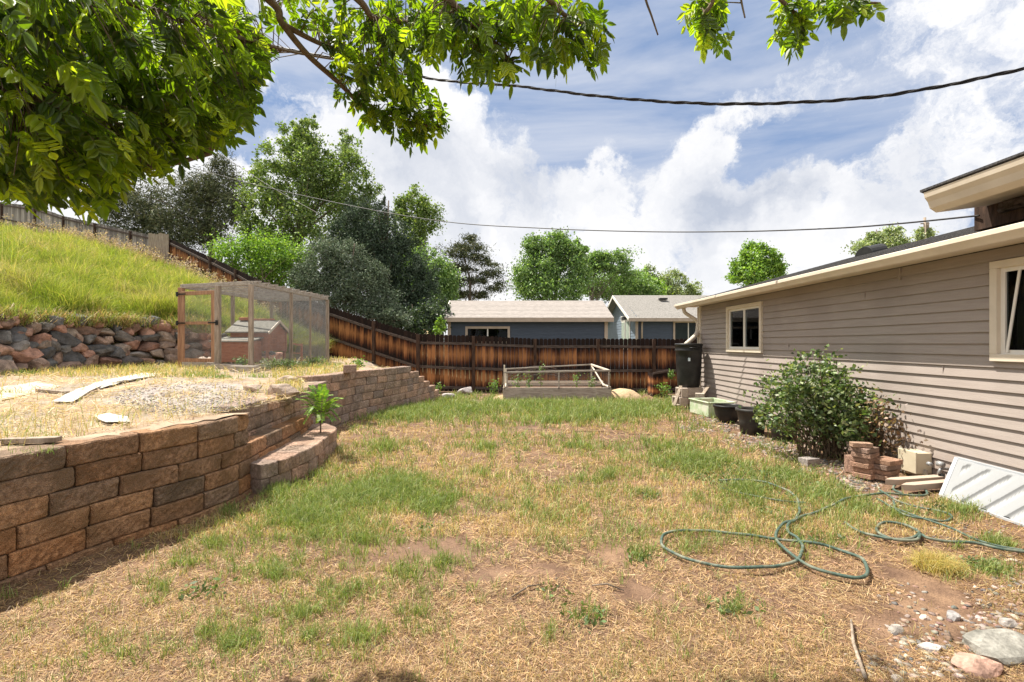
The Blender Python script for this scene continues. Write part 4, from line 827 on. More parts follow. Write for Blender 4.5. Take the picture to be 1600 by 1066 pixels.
# compost box by the fence, sand heap, two rocks
cb = thing('compost_box', 'brown upright wooden compost box between fence and barrel', 'wooden box', (4.7, 15.2, bz)); 
x0, x1 = (1021-CX)*14.9/F, (1043-CX)*14.9/F
for a, c, dd in (((x0,14.9),(x1,14.9),0), ((x0,14.9),(x0,15.5),1), ((x1,14.9),(x1+.03,15.5),2)):
    m = MB(); uv = []; L = math.hypot(c[0]-a[0], c[1]-a[1]); n = max(3, int(L/.12))
    for i in range(n):
        t = (i+.5)/n; q = Vector((a[0]+(c[0]-a[0])*t, a[1]+(c[1]-a[1])*t, bz+.36)); m.box(q, (L/n-.006,.02,.74+.08*(dd == 0)*(i/n)), math.atan2(c[1]-a[1], c[0]-a[0])); uv += [(i+.1+.8*((j % 2)), (0 if j < 4 else 1)) for j in range(8)]
    m.build('side', M['fence'], cb, uvs=uv)
m = MB(); m.beam((x0-.02,14.87,bz+.72),(x1+.02,14.87,bz+.80),.04,.06); m.build('top_rail', M['rail'], cb)
heap('straw_mound', 'low tan mound of sawdust beside the raised bed', 'mound', (W(972,615,14.6).x, 14.6, bz), .62,.5,.32, M['straw'], 2, .15)
heap('straw_mound', 'small pale heap of sawdust at the left foot of the raised bed', 'mound', (W(783,620,14.3).x, 14.3, bz), .3,.3,.14, M['straw'], 5, .3)
for px, py, s, lab in ((727,614,.42,'larger grey boulder in the green grass near the fence'), (700,622,.3,'smaller grey boulder near the end of the block wall'), (712,606,.18,'small flat stone behind the two grey boulders')):
    p = G(px, py, -.08); m = MB(); rock(m, (p.x, p.y, -.02), (s*1.25, s, s*.75), int(px), (.44,.41,.42), 3, .4); tag(m.build('boulder', M['rock']), lab, 'boulder')
# foreground stones and stick at lower right
for px, py, sx, sy, h, c_, lab in ((1560,1012,.42,.26,.10,(.27,.27,.25),'large flat mossy grey stone at the lower right corner'), (1525,1045,.26,.16,.08,(.40,.26,.21),'pinkish stone beside the mossy stone at lower right'), (1400,985,.10,.07,.04,(.42,.39,.36),'small pale stone left of the mossy stone'), (1450,1015,.12,.09,.05,(.45,.42,.42),'grey cobble between the pale stone and the pinkish stone'), (1490,965,.1,.07,.04,(.38,.37,.38),'dark cobble above the mossy stone'), (1445,968,.06,.05,.03,(.6,.5,.44),'tiny tan cobble near the dry grass tuft'),(1575,975,.09,.07,.04,(.4,.38,.37),'grey cobble at the right edge above the mossy stone')):
    p = G(px, py); m = MB(); rock(m, (p.x, p.y, h*.05), (sx, sy, h*1.6), px, c_, 3, .2, 24); tag(m.build('stone', M['rock']), lab, 'stone')
p, q = G(1330, 975), G(1352, 1070); m = MB(); m.tube([Vector((p.x,p.y,.02)), Vector(((p.x+q.x)/2-.02,(p.y+q.y)/2,.04)), Vector((q.x,q.y,.03))], [.006,.008,.009], 6); tag(m.build('stick', M['post']), 'long pale stick on bare soil at lower right', 'stick')
for a, c, lab in (((800,938),(850,918),'thin dark twig on the bare soil in the centre foreground'), ((925,920),(975,928),'short dark twig lying right of the centre foreground')):
    p, q = G(*a), G(*c); m = MB(); m.tube([Vector((p.x,p.y,.02)), Vector(((p.x+q.x)/2,(p.y+q.y)/2+.02,.035)), Vector((q.x,q.y,.02))], [.004,.006,.003], 6); tag(m.build('twig', M['bark']), lab, 'twig')

# ------------------------------------------------------------------ garage and neighbour house
def neighbour(name, lab, x0, x1, yf, ze, zr, depth, smat, gable_l=.5, eave=.35, wins=(), overl=.25, overr=.25, trim=True, vent=None, roofmat='lroof', leftmat=None):
    r = thing(name, lab, 'garage' if 'garage' in name else 'house', ((x0+x1)/2, yf, -.35)); yr = yf+depth/2
    m = MB(); k = 0; z = -.35
    holes = [(a, b_, c, d) for a, b_, c, d, _ in wins]
    while z < ze:
        z1 = min(z+.16, ze)
        cuts = sorted([(a, b_) for a, b_, c, d in holes if z1 > c and z < d]); xs = [x0]
        for a, b_ in cuts: xs += [a, b_]
        xs.append(x1)
        for i in range(0, len(xs)-1, 2): m.add([(xs[i], yf-.014, z), (xs[i+1], yf-.014, z), (xs[i+1], yf, z1), (xs[i], yf, z1), (xs[i], yf, z), (xs[i+1], yf, z)], [(0,1,2,3), (0,4,5,1)])
        z = z1
    m.build('wall', M[smat], r)
    m = MB(); z = -.35
    m.add([(x0, yf, -.35), (x0, yf+depth, -.35), (x0, yf+depth, ze), (x0, yr, zr-.1), (x0, yf, ze)], [(0,1,2,3,4)]); m.add([(x1, yf, -.35), (x1, yf+depth, -.35), (x1, yf+depth, ze), (x1, yr, zr-.1), (x1, yf, ze)], [(0,1,2,3,4)]); m.add([(x0, yf+depth, -.35), (x1, yf+depth, -.35), (x1, yf+depth, ze), (x0, yf+depth, ze)], [(0,1,2,3)])
    zz = 0
    while zz < zr-.25:
        w_ = depth/2 if zz < ze-.1 else depth/2*(zr-.1-zz)/(zr-.1-ze); m.add([(x0-.016, yr-w_, zz), (x0-.016, yr+w_, zz), (x0-.002, yr+w_, zz+.16), (x0-.002, yr-w_, zz+.16), (x0-.002, yr-w_, zz), (x0-.002, yr+w_, zz)], [(0,1,2,3), (0,4,5,1)]); zz += .16
    m.build('gable_wall', M[leftmat or smat], r)
    sl_ = (zr-ze)/(depth/2)
    m = MB(); zed = ze-sl_*eave
    m.prism([(x0-overl, yf-eave, zed+.06), (x0-overl, yr, zr+.06), (x0-overl, yf+depth+eave, zed+.06), (x0-overl, yf+depth+eave, zed), (x0-overl, yr, zr), (x0-overl, yf-eave, zed)], (x1-x0+overl+overr, 0, 0)); ro = m.build('roof', M[roofmat], r)
    m = MB(); q = yf-eave
    while q < yr-.1:
        zq = zed+.06+sl_*(q-(yf-eave)); m.add([(x0-overl, q, zq), (x1+overr, q, zq), (x1+overr, q, zq+.014), (x0-overl, q, zq+.014), (x0-overl, q+.2, zq+.2*sl_+.002), (x1+overr, q+.2, zq+.2*sl_+.002)], [(0,1,2,3), (3,2,5,4)]); q += .2
    m.build('shingle_course', M[roofmat], ro)
    m = MB(); m.box(((x0+x1)/2-overl/2+overr/2, yf-eave-.015, zed-.03), (x1-x0+overl+overr, .03, .17)); m.build('fascia', M['tantrim'], r)
    m = MB(); m.box(((x0+x1)/2-overl/2+overr/2, yf-eave/2, zed-.08), (x1-x0+overl+overr, eave, .02)); m.build('soffit', M['tantrim'], r)
    m = MB(); m.beam((x0-overl-.01, yf-eave, zed), (x0-overl-.01, yr, zr), .03, .15); m.beam((x0-overl-.01, yf+depth+eave, zed), (x0-overl-.01, yr, zr), .03, .15); m.build('bargeboard', M['white'], r)
    if trim:
        for x in (x0+.06, x1-.06): m = MB(); m.box((x, yf-.03, (ze-.35)/2), (.14,.03, ze+.35)); m.build('corner_trim', M['tantrim'], r)
    for a, b_, c, d, cur in wins:
        f = MB(); t = .1; f.box(((a+b_)/2, yf-.03, d+.0), (b_-a+t, .05, t)); f.box(((a+b_)/2, yf-.03, c), (b_-a+t, .05, t))
        for x in (a, b_): f.box((x, yf-.03, (c+d)/2), (t, .05, d-c-t))
        wo = f.build('window', M['tantrim'], r); g = MB(); g.box(((a+b_)/2, yf+.02, (c+d)/2), (b_-a, .01, d-c)); g.build('pane', M['glass'], wo)
        s = MB(); s.box(((a+b_)/2, yf+.0, (c+d)/2), (.05,.03,d-c)); s.build('mullion', M['white'], wo)
        q = MB(); q.box(((a+b_)/2, yf+.25, (c+d)/2), (b_-a+.3, .02, d-c+.3)); q.build('curtain', M[cur], wo)
    if vent: m = MB(); m.box(vent, (.45,.35,.1)); m.build('roof_vent', M['black'], r, bevel=.01)
    return r
M['lroof'] = pm('light_shingle', (.29,.26,.24), (.385,.345,.32), 3, .95, .4, (1.5,3,3), fine=.16, fscale=30, bscale=40)
M['groof'] = pm('grey_shingle', (.20,.19,.175), (.32,.30,.28), 12, .95, .5, fine=.35, fscale=40, bscale=40)
Yg = 21.0; g0, g1 = W(700,0,Yg).x, W(949,0,Yg).x; zeg = W(0,499,Yg).z
neighbour('garage', 'long dark blue garage with pale shingle roof behind the level fence', g0, g1, Yg, zeg+.1, zeg+.95, 4.6, 'bluesiding', wins=[(W(729,0,Yg).x, W(795,0,Yg).x, 1.55, W(0,512,Yg).z, 'darkroom')], overl=.2, overr=.22, eave=.3)
Yh = 26.0; h0, h1 = W(993,0,Yh).x, W(993,0,Yh).x+13; zeh = W(0,498,Yh).z
nh = neighbour('house', 'blue house with grey shingle roof behind the fence, right of the garage', h0, h1, Yh, zeh+.1, zeh+1.55, 7.5, 'bluesiding', wins=[(W(1053,0,Yh).x, W(1098,0,Yh).x, 1.2, W(0,503,Yh).z, 'palecurtain')], overl=.45, eave=.4, roofmat='groof', leftmat='sunlitblue', vent=(W(1036,0,28.6).x, 28.6, zeh+1.3))
m = MB(); m.tube([W(1004,499,Yh-.15), W(1003,506,Yh-.12), W(1003,545,Yh-.12)], .05, 8); m.build('downspout', M['tantrim'], nh)
for yy in (27.5, 28.6): 
    m = MB(); m.box((h0-.04, yy, 2.0), (.05, .9, 1.7)); gw = m.build('window', M['white'], nh); m = MB(); m.box((h0-.075, yy, 2.0), (.02,.72,1.5)); m.build('pane', M['palecurtain'], gw)
m = MB(); m.box((h0-.05, 28.05, 2.98), (.06, 2.2, .3)); gw = m.build('window', M['white'], nh); m = MB(); m.box((h0-.085, 28.05, 2.98), (.02,1.9,.2)); m.build('pane', M['darkroom'], gw)
# tan roof tip left of the garage
t = thing('house', 'distant tan hipped roof barely showing above the fence left of the garage', 'house', (W(660,0,40).x, 40, 0)); m = MB(); p = W(660,513,40); m.add([p, p+Vector((-1.6,-1.5,-.7)), p+Vector((1.8,-1.5,-.7)), p+Vector((1.8,2,-.7)), p+Vector((-1.6,2,-.7))], [(0,1,2),(0,2,3),(0,3,4),(0,4,1)]); m.build('roof', M['straw'], t); m = MB(); m.box((p.x,40,(p.z-.7)/2), (2.9,2.9,p.z-.7)); m.build('wall', M['tantrim'], t)

# ------------------------------------------------------------------ overhead wires
def spl(pts, k=12):
    P = [Vector(p) for p in pts]; out = []
    for i in range(len(P)-1):
        p0, p1, p2, p3 = [P[max(0, min(len(P)-1, j))] for j in (i-1, i, i+1, i+2)]
        for q in range(k): t = q/k; out.append(.5*((2*p1)+(p2-p0)*t+(2*p0-5*p1+4*p2-p3)*t*t+(3*p1-p0-3*p2+p3)*t*t*t))
    out.append(P[-1]); return out
pth = spl([W(a_, b_, d_*1.45) for a_, b_, d_ in ((1750,60,4.4),(1600,107,4.6),(1400,147,5.0),(1250,160,5.3),(1100,162,5.6),(950,152,6.0),(800,134,6.4),(680,124,6.8),(530,93,7.2),(390,63,7.8),(200,10,8.4))], 40)
tw = thing('power_cable', 'thick twisted black service cable sagging across the upper sky', 'cable', pth[0])
for s in range(3):
    P = []; acc = 0
    for i, q in enumerate(pth):
        if i: acc += (q-pth[i-1]).length
        a = acc*8+s*2.094; d = (pth[min(i+1, len(pth)-1)]-pth[max(i-1, 0)]).normalized(); r = d.cross(Vector((0,0,1))).normalized(); u = r.cross(d); P.append(q+(r*math.cos(a)+u*math.sin(a))*(.016 if s else .012))
    m = MB(); m.tube(P, .0135 if s else .009, 6); m.build('conductor', M['cable'], tw)
M['paleCable'] = pm('pale_cable', (.40,.38,.36), (.55,.53,.5), 8, .6, 0)
P = spl([W(1530,337,4.7), W(1400,350,6.0), W(1300,357,7.2), W(1150,362,9), W(1000,362,11), W(850,357,13), W(700,347,15.5), W(560,324,18), W(400,289,21.5), W(300,262,24), W(150,222,28)])
m = MB(); m.tube(P, [.009+.0006*i/10 for i in range(len(P))], 6); tag(m.build('telephone_wire', M['cable']), 'thin wire running from the dark roof beam across the sky to the left trees', 'wire')
P = spl([W(340,238,22), W(420,290,22.5), W(500,335,23)]); m = MB(); m.tube(P, .012, 6); tag(m.build('telephone_wire', M['paleCable']), 'short pale wire descending in front of the tall cottonwood', 'wire')
# ------------------------------------------------------------------ trees beyond the fence
GREENS = {'cotton': [(.10,.15,.035),(.145,.205,.05),(.07,.105,.025),(.21,.265,.09)], 'bright': [(.11,.2,.02),(.16,.26,.03),(.07,.13,.02),(.22,.33,.05)],
          'juniper': [(.075,.105,.06),(.11,.14,.085),(.045,.065,.035),(.15,.18,.12)], 'dark': [(.035,.058,.032),(.055,.085,.048),(.022,.036,.02),(.08,.115,.065)],
          'pine': [(.055,.07,.03),(.085,.095,.04),(.035,.045,.02),(.12,.12,.06)], 'maple': [(.10,.17,.05),(.15,.23,.07),(.07,.12,.035),(.20,.29,.10)],
          'pale': [(.17,.21,.10),(.22,.26,.13),(.12,.16,.07),(.28,.31,.17)]}
def crown(blobs, n, k=26, sig=.2, flat=1.0, shell=.55):
    """blobs (x,y,z,rx,ry,rz) -> leaf points gathered in small clumps inside each blob"""
    vol = np.array([b[3]*b[5] for b in blobs]); vol = vol/vol.sum(); P = []; tips = []
    for b, v in zip(blobs, vol):
        m = int(n*v); kk = max(6, int(k*(.5+v*len(blobs)*.5))); d = rng.normal(size=(kk, 3)); d /= np.linalg.norm(d, axis=1)[:, None]; r = (shell+(1.2-shell)*rng.random(kk))[:, None]
        c = np.array(b[:3])+d*r*np.array(b[3:6]); tips.append(c); sz = (.35+1.25*rng.random(kk)**1.6); w = sz/sz.sum(); idx = rng.choice(kk, m, p=w)
        rad = np.array([b[3], b[4], b[5]])*sig*1.3; P.append(c[idx]+rng.normal(size=(m, 3))*rad*sz[idx][:, None]*np.array([1, 1, flat]))
    return np.concatenate(P), np.concatenate(tips)
for _k in GREENS: GREENS[_k] = [tuple(min(.6, q*(1.5 if _k != 'dark' else 1.25)) for q in c_) for c_ in GREENS[_k]]
def tree(name, label, cat, px_blobs, Y, n, size, pal, mat='leaf', base=None, trunk=.18, group=None, k=26, sig=.2, depth=.8, limbs=10, aspect=.6, flat=1.0, shell=.55, gz=None, upbias=0, tcol='bark', lf=.45):
    bl = []
    for q in px_blobs:
        px, py, rx, ry = q[:4]; c = W(px, py, Y); bl.append((c.x, Y+random.uniform(-.4,.4)+(q[4] if len(q) > 4 else 0), c.z, rx*Y/F, rx*Y/F*depth, ry*Y/F))
    cx = base if base is not None else sum(b[0]*b[3] for b in bl)/sum(b[3] for b in bl) if base is None else base
    if base is not None: cx = (base-CX)*Y/F
    zg = gz if gz is not None else -.35
    root = thing(name, label, cat, (cx, Y, zg), group)
    P, tips = crown(bl, n, k, sig, flat, shell); keep = P[:, 2] > zg; P = P[keep]
    leaves('crown', P, size, GREENS[pal], M[mat], root, aspect, upbias=upbias)
    top = max(b[2]+b[5]*.6 for b in bl); m = MB(); hgt = top-zg; pts = [Vector((cx+.12*mnoise.noise(Vector((i*.7, Y, cx)))*i, Y, zg+hgt*i/6)) for i in range(7)]
    m.tube(pts, [trunk*(1-.14*i) for i in range(7)], 8)
    R = random.Random(int(Y*10+cx)); tl = list(tips); R.shuffle(tl)
    for t in tl[:limbs]:
        t = Vector(t); z0 = zg+max(.15*hgt, min(.85*hgt, (t.z-zg)*R.uniform(.45, .75))); i = (z0-zg)/hgt*6; j = int(i); p = pts[j].lerp(pts[min(j+1, 6)], i-j); mid = p.lerp(t, .5)+Vector((0,0,.08*(t-p).length)); r = trunk*lf*(1-.1*i)
        m.tube([p, mid, t], [r, r*.6, r*.15], 6, False)
    m.build('trunk', M[tcol], root); return root
def groundz(px, Y): return float(np.interp((px-CX)*Y/F, [-25,-16,-10,-6.5,-2,5], [6.5,4.5,2.0,.8,-.3,-.35]))
tree('cottonwood_tree', 'tallest pale trunked cottonwood tree rising behind the chicken run', 'tree', [(478,215,34,32),(455,250,42,36),(520,262,42,42),(487,270,50,50),(430,300,42,46),(560,300,34,46),(500,330,70,50),(400,330,22,60),(402,270,15,30),(570,350,38,40),(440,370,50,40),(585,385,25,40),(480,195,16,16),(540,222,18,18),(405,400,22,40)], 33, 52000, .175, 'cotton', base=470, k=24, sig=.125, gz=2.2, limbs=26, trunk=.3, shell=.35)
tree('pine_tree', 'dark brownish green pine tree behind the hillside fence at left', 'tree', [(345,262,20,18),(335,290,38,26),(300,300,40,30),(350,320,36,30),(295,340,45,30),(340,360,45,30),(245,330,45,35),(200,320,40,35),(270,375,60,25),(215,355,45,25),(372,330,16,24)], 36, 52000, .24, 'pine', 'needle', base=330, k=34, sig=.17, aspect=.22, gz=6.5, limbs=20, trunk=.25, shell=.3)
tree('leafy_shrub', 'bright green leafy shrub just over the fence above the chicken run', 'shrub', [(375,405,28,24),(410,400,34,28),(445,395,30,28),(395,430,40,20),(440,430,34,22),(470,420,20,30)], 24, 20000, .11, 'bright', base=415, gz=2.6, k=26, limbs=10, trunk=.06)
tree('juniper_tree', 'round grey green juniper leaning over the sloped fence', 'tree', [(520,395,32,24),(500,420,38,28),(545,425,38,34),(520,455,46,32),(570,460,34,34),(480,440,22,26),(600,485,28,24),(560,490,36,20),(590,430,18,20),(620,500,26,16)], 20.5, 60000, .10, 'juniper', 'needle', base=540, k=44, sig=.13, aspect=.35, gz=.6, limbs=14, trunk=.14, shell=.5)
tree('spruce_tree', 'tall dark blue green juniper tree behind the grey green one', 'tree', [(548,348,24,22),(585,345,30,26),(600,375,34,34),(565,375,38,34),(625,410,34,40),(590,420,40,40),(640,450,38,36),(600,470,40,36),(650,480,30,28),(525,370,18,24),(598,322,7,14),(548,326,8,12),(572,332,7,10),(665,440,18,24),(635,385,12,12)], 24.5, 60000, .12, 'dark', 'needle', base=600, k=40, sig=.13, aspect=.35, gz=-.2, limbs=14, trunk=.2, shell=.5)
tree('cottonwood_tree', 'smaller rounded cottonwood top standing above the dark juniper', 'tree', [(648,315,22,18),(640,335,26,22),(668,345,18,24),(645,365,26,22),(640,395,24,26),(625,330,12,20),(655,390,20,20)], 38, 17000, .17, 'cotton', base=645, k=26, sig=.16, gz=-.3, limbs=12, trunk=.2)
tree('leafy_tree', 'mid green leafy tree left of the garage roof', 'tree', [(662,415,26,24),(675,445,30,30),(650,440,26,30),(690,430,22,26),(680,480,28,34),(655,490,34,28),(700,460,16,30),(620,440,20,30)], 29, 26000, .14, 'maple', base=672, k=28, gz=-.3, limbs=10)
tree('dark_shrub', 'dark green shrub filling the gap behind the sloped fence', 'shrub', [(640,505,30,20),(670,500,26,24),(612,500,24,18),(685,490,14,24)], 21, 7000, .12, 'dark', base=650, gz=-.3, limbs=4, trunk=.05)
tree('yellow_green_shrub', 'small yellow green shrub at the left corner of the garage', 'shrub', [(684,515,9,8),(690,508,6,8)], 19, 700, .12, 'bright', base=686, gz=-.3, limbs=4, trunk=.03)
# Scots pine with visible trunk and flat needle pads
pads = [(735,372,10,7),(722,384,13,6),(748,388,14,6),(712,398,17,6),(742,402,20,6),(762,410,17,6),(705,416,14,6),(728,420,16,6),(768,430,18,7),(745,436,18,6),(712,440,20,7),(775,448,16,7),(750,458,18,6),(700,432,14,10),(698,455,18,14),(718,462,18,8),(728,392,10,6)]
tree('scots_pine', 'slender open pine with bare reddish trunk left of the garage roof', 'tree', pads, 35, 16000, .22, 'pine', 'needle', base=733, k=12, sig=.32, aspect=.25, gz=-.3, limbs=60, trunk=.17, shell=.2, tcol='bark', flat=1, lf=.14)
tree('maple_tree', 'full round green maple tree behind the middle of the garage roof', 'tree', [(858,400,32,26),(838,385,20,16),(875,385,24,18),(900,400,16,16),(845,425,36,28),(885,430,32,28),(862,450,44,24),(822,445,14,18),(842,376,8,9),(902,384,6,10)], 33, 36000, .155, 'maple', base=865, k=26, sig=.16, gz=-.3, limbs=16)
tree('locust_tree', 'spreading flat topped tree with bare forked limbs right of the maple', 'tree', [(940,400,20,8),(965,402,20,8),(925,408,18,8),(980,410,12,6),(945,418,24,7),(972,424,16,7),(922,425,14,8),(905,412,12,8)], 36, 11000, .15, 'maple', base=925, k=16, sig=.24, gz=-.3, limbs=26, shell=.3, trunk=.16, lf=.2)
tree('leafy_tree', 'low dark green tree above the right end of the garage roof', 'tree', [(950,450,34,16),(985,445,30,16),(925,455,22,12),(1005,455,20,16),(970,432,22,10)], 38, 14000, .17, 'maple', base=965, k=26, gz=-.3, limbs=8)
tree('leafy_tree', 'green tree just behind the ridge of the grey roofed house', 'tree', [(1000,445,22,18),(985,460,22,12),(1020,455,20,16)], 42, 5000, .24, 'bright', base=1000, gz=-.3, limbs=8)
tree('willow_tree', 'pale yellow green tree with spiky top above the grey roofed house', 'tree', [(1015,432,12,14),(1050,440,20,16),(1070,452,20,14),(1035,455,26,14),(1082,460,10,8),(1020,450,14,16)], 46, 14000, .17, 'pale', base=1045, gz=-.3, limbs=14, sig=.15)
tree('leafy_tree', 'rounded green treetop poking above the far end of the taupe house roof', 'tree', [(1180,398,20,16),(1165,415,22,18),(1198,412,20,18),(1180,430,38,20),(1210,425,14,14),(1150,425,10,12)], 30, 17000, .14, 'bright', base=1180, gz=-.3, limbs=12, k=22, sig=.15)
tree('leafy_tree', 'pale treetop behind the roof vent of the taupe house', 'tree', [(1375,380,26,14),(1398,366,12,12),(1350,392,22,10),(1365,372,10,8),(1395,385,20,14)], 34, 10000, .16, 'pale', base=1375, gz=-.3, limbs=8)
tree('leafy_tree', 'small distant treetop beside the upper roof corner', 'tree', [(1442,362,10,8),(1448,372,12,10),(1432,370,6,8)], 40, 1300, .2, 'pale', base=1442, gz=-.3, limbs=5)
m = MB(); p = W(1445,340,39.5); m.tube([Vector((p.x,39.5,-.3)), p], .09, 8); m.beam(p+Vector((-.35,0,-.5)), p+Vector((.35,0,-.5)), .08,.08); m.tube([p+Vector((.2,0,-.9)), p+Vector((.2,0,-.4))], .12, 8); tag(m.build('utility_pole', M['post']), 'distant utility pole top in front of the small treetop near the upper roof', 'pole')
# bare brush along the sloped fence
def brush(name, lab, c, n, h, spread, colr='twig', r=.006, drop=.2):
    m = MB()
    for i in range(n):
        a = random.uniform(0, 2*math.pi); k = random.random(); s = Vector(c)+Vector((random.uniform(-1,1)*spread*.5, random.uniform(-.2,.2), 0)); e = s+Vector((math.cos(a)*spread*.6*k, math.sin(a)*spread*.4*k, h*random.uniform(.5,1))); mid = s.lerp(e, .5)+Vector((0,0,.1*h)); m.tube([s, mid, e, e+(e-mid)*.3+Vector((0,0,-drop*h*k))], [r, r*.8, r*.5, r*.2], 4, False)
    return tag(m.build(name, M[colr]), lab, 'brush')
p = W(350,390,22.5); brush('dry_brush', 'bare grey brush growing behind the sloped fence left of the bright shrub', (p.x, 22.5, 3.0), 110, 2.6, 4.2, r=.012)

# ------------------------------------------------------------------ ash boughs overhead
PAL = [(.10,.17,.016),(.14,.22,.02),(.07,.125,.014),(.19,.28,.03),(.05,.09,.01),(.25,.33,.035)]
def leaflet():
    t = [0,.12,.35,.6,.82,1]; w = [0,.14,.245,.225,.12,0]; V = []; Fc = []
    for i in range(6): V.append((t[i], 0, -.03*t[i]**2*2))
    for sgn in (1, -1):
        for i in range(1, 5): V.append((t[i]-.02, sgn*w[i], .05*w[i]*5*.25-.06*t[i]**2))
    for si in (0, 1):
        b = 6+si*4; Fc.append((0, 1, b)); 
        for i in range(1, 4): Fc.append((i, i+1, b+i, b+i-1))
        Fc.append((4, 5, b+3))
    return np.array(V), Fc
LV, LF = leaflet()
def compound(nl):                                    # one ash leaf: pairs of leaflets on a midrib, unit length ~ 2.2 leaflets
    V = []; Fc = []; 
    def put(o, ang, sc, tilt):
        c, s = math.cos(ang), math.sin(ang); v = LV*sc; v = np.stack([v[:, 0]*c-v[:, 1]*s, v[:, 0]*s+v[:, 1]*c, v[:, 2]-tilt*v[:, 0]], 1)+np.array(o); n = len(V)*14; V.append(v); Fc.extend([tuple(i+n for i in f) for f in LF])
    for i in range(nl//2):
        x = .35+i*.42
        for sgn in (1, -1): put((x, 0, 0), sgn*(.95+.1*i), .85, .25)
    put((.35+(nl//2)*.42-.1, 0, 0), 0, 1.0, .1)
    V = np.concatenate(V); n = len(V); L = .35+(nl//2)*.42; V = np.vstack([V, [[0,-.012,0],[0,.012,0],[L,.006,0],[L,-.006,0]]]); Fc.append((n, n+1, n+2, n+3)); return V, Fc
CV = [compound(5), compound(7)]
def ashleaves(name, C, D, size, parent, seedcol=0):   # C origins, D directions
    Vs = []; lt = []; lp = []; cs = []; off = 0
    for i in range(len(C)):
        V, Fc = CV[i % 2]; d = D[i]/np.linalg.norm(D[i]); up = np.array([0,0,1.0])+rng.normal(0, .75, 3); s = np.cross(up, d); s /= np.linalg.norm(s); u = np.cross(d, s); k = size[i]
        v = C[i]+(V[:, :1]*d+V[:, 1:2]*s+V[:, 2:3]*u)*k; v[:, 2] -= .05*(V[:, 0]**2)*k
        Vs.append(v); c = np.array(PAL[rng.integers(len(PAL))])*(1+.25*rng.normal()); c = np.clip(c, .01, 1); cc = np.tile(c, (len(V), 1))*(1+.12*rng.normal(size=(len(V), 1))); cs.append(cc)
        for f in Fc: lt.append(len(f)); lp.extend([q+off for q in f])
        off += len(V)
    return npmesh(name, np.concatenate(Vs), np.array(lt), np.array(lp), M['nearleaf'], parent, np.clip(np.concatenate(cs), .005, 1), True)
ash = thing('ash_tree', 'ash tree whose backlit leafy boughs hang over the yard from the top left', 'tree', (-3.6,-1.2,.8))
trunk_top = Vector((-3.3,-.9,4.2))
m = MB(); m.tube([Vector((-3.6,-1.2,.6)), Vector((-3.55,-1.15,1.6)), Vector((-3.4,-1.0,3.0)), trunk_top, Vector((-3.1,-.6,5.4))], [.24,.2,.18,.15,.08], 14); m.build('trunk', M['bark'], ash)
BR = [([trunk_top+Vector((0,0,-1.4)), W(-500,60,1.3), W(-120,262,1.7), W(0,263,1.9), W(40,271,2.0), W(140,268,2.2), W(240,262,2.4), W(330,240,2.6)], .03),
      ([trunk_top, W(-200,-250,1.4), W(250,-120,1.8), W(420,0,2.1), W(440,35,2.15), W(480,85,2.25), W(530,130,2.4), W(572,170,2.5), W(620,187,2.6), W(690,200,2.65)], .019),
      ([W(442,38,2.15), W(500,68,2.3), W(560,88,2.4), W(610,110,2.45)], .012),
      ([W(250,-120,1.8), W(480,-60,2.0), W(560,0,2.1), W(585,28,2.15), W(640,36,2.25), W(690,60,2.3)], .018),
      ([W(250,-120,1.8), W(600,-90,1.9), W(700,0,2.0), W(740,42,2.05), W(768,62,2.1), W(800,100,2.15)], .02),
      ([W(600,-90,1.9), W(800,-50,1.9), W(858,0,1.95), W(880,22,2.0), W(930,45,2.05)], .015),
      ([W(800,-50,1.9), W(1020,-60,2.0), W(1110,-10,2.1), W(1100,25,2.12), W(1095,50,2.14)], .013),
      ([W(1020,-60,2.0), W(1170,-50,2.1), W(1215,-5,2.15), W(1245,25,2.18), W(1250,45,2.2)], .011),
      ([W(1170,-50,2.1), W(1270,-30,2.2), W(1330,0,2.25), W(1375,5,2.3)], .008),
      ([W(1000,-60,2.0), W(1008,-5,2.1), W(1018,25,2.12), W(1028,55,2.14)], .004),
      ([W(1150,-50,2.1), W(1158,0,2.15), W(1164,28,2.15)], .004),
      ([trunk_top+Vector((0,0,-.6)), W(-500,-200,1.2), W(-80,10,1.5), W(60,50,1.7), W(180,90,1.9), W(300,120,2.1), W(390,110,2.3)], .022),
      ([W(-80,10,1.5), W(20,130,1.7), W(120,180,1.9), W(240,200,2.1), W(350,190,2.3)], .016),
      ([W(-500,-200,1.2), W(0,-120,1.4), W(150,-20,1.7), W(280,30,1.9), W(380,50,2.1)], .02),
      ([W(330,55,2.0), W(390,62,2.4), W(450,80,2.6), W(520,93,2.8)], .009)]
BR.append(([trunk_top, Vector((-1.8,1.2,5.0)), Vector((-.6,2.6,5.2)), Vector((.1,3.2,5.1))], .02))  # unseen bough, added above the view to shade the ground at lower right
segs = []
for pts, r in BR:
    P = spl(pts, 8); n = len(P); m = MB(); m.tube(P, [r*(1-.75*i/n)+.002 for i in range(n)], 8); m.build('branch', M['twig'], ash)
    segs += [(p, (P[min(i+1, n-1)]-P[max(0, i-1)]).normalized()) for i, p in enumerate(P) if p.y > .8]
SP = np.array([s[0][:] for s in segs])
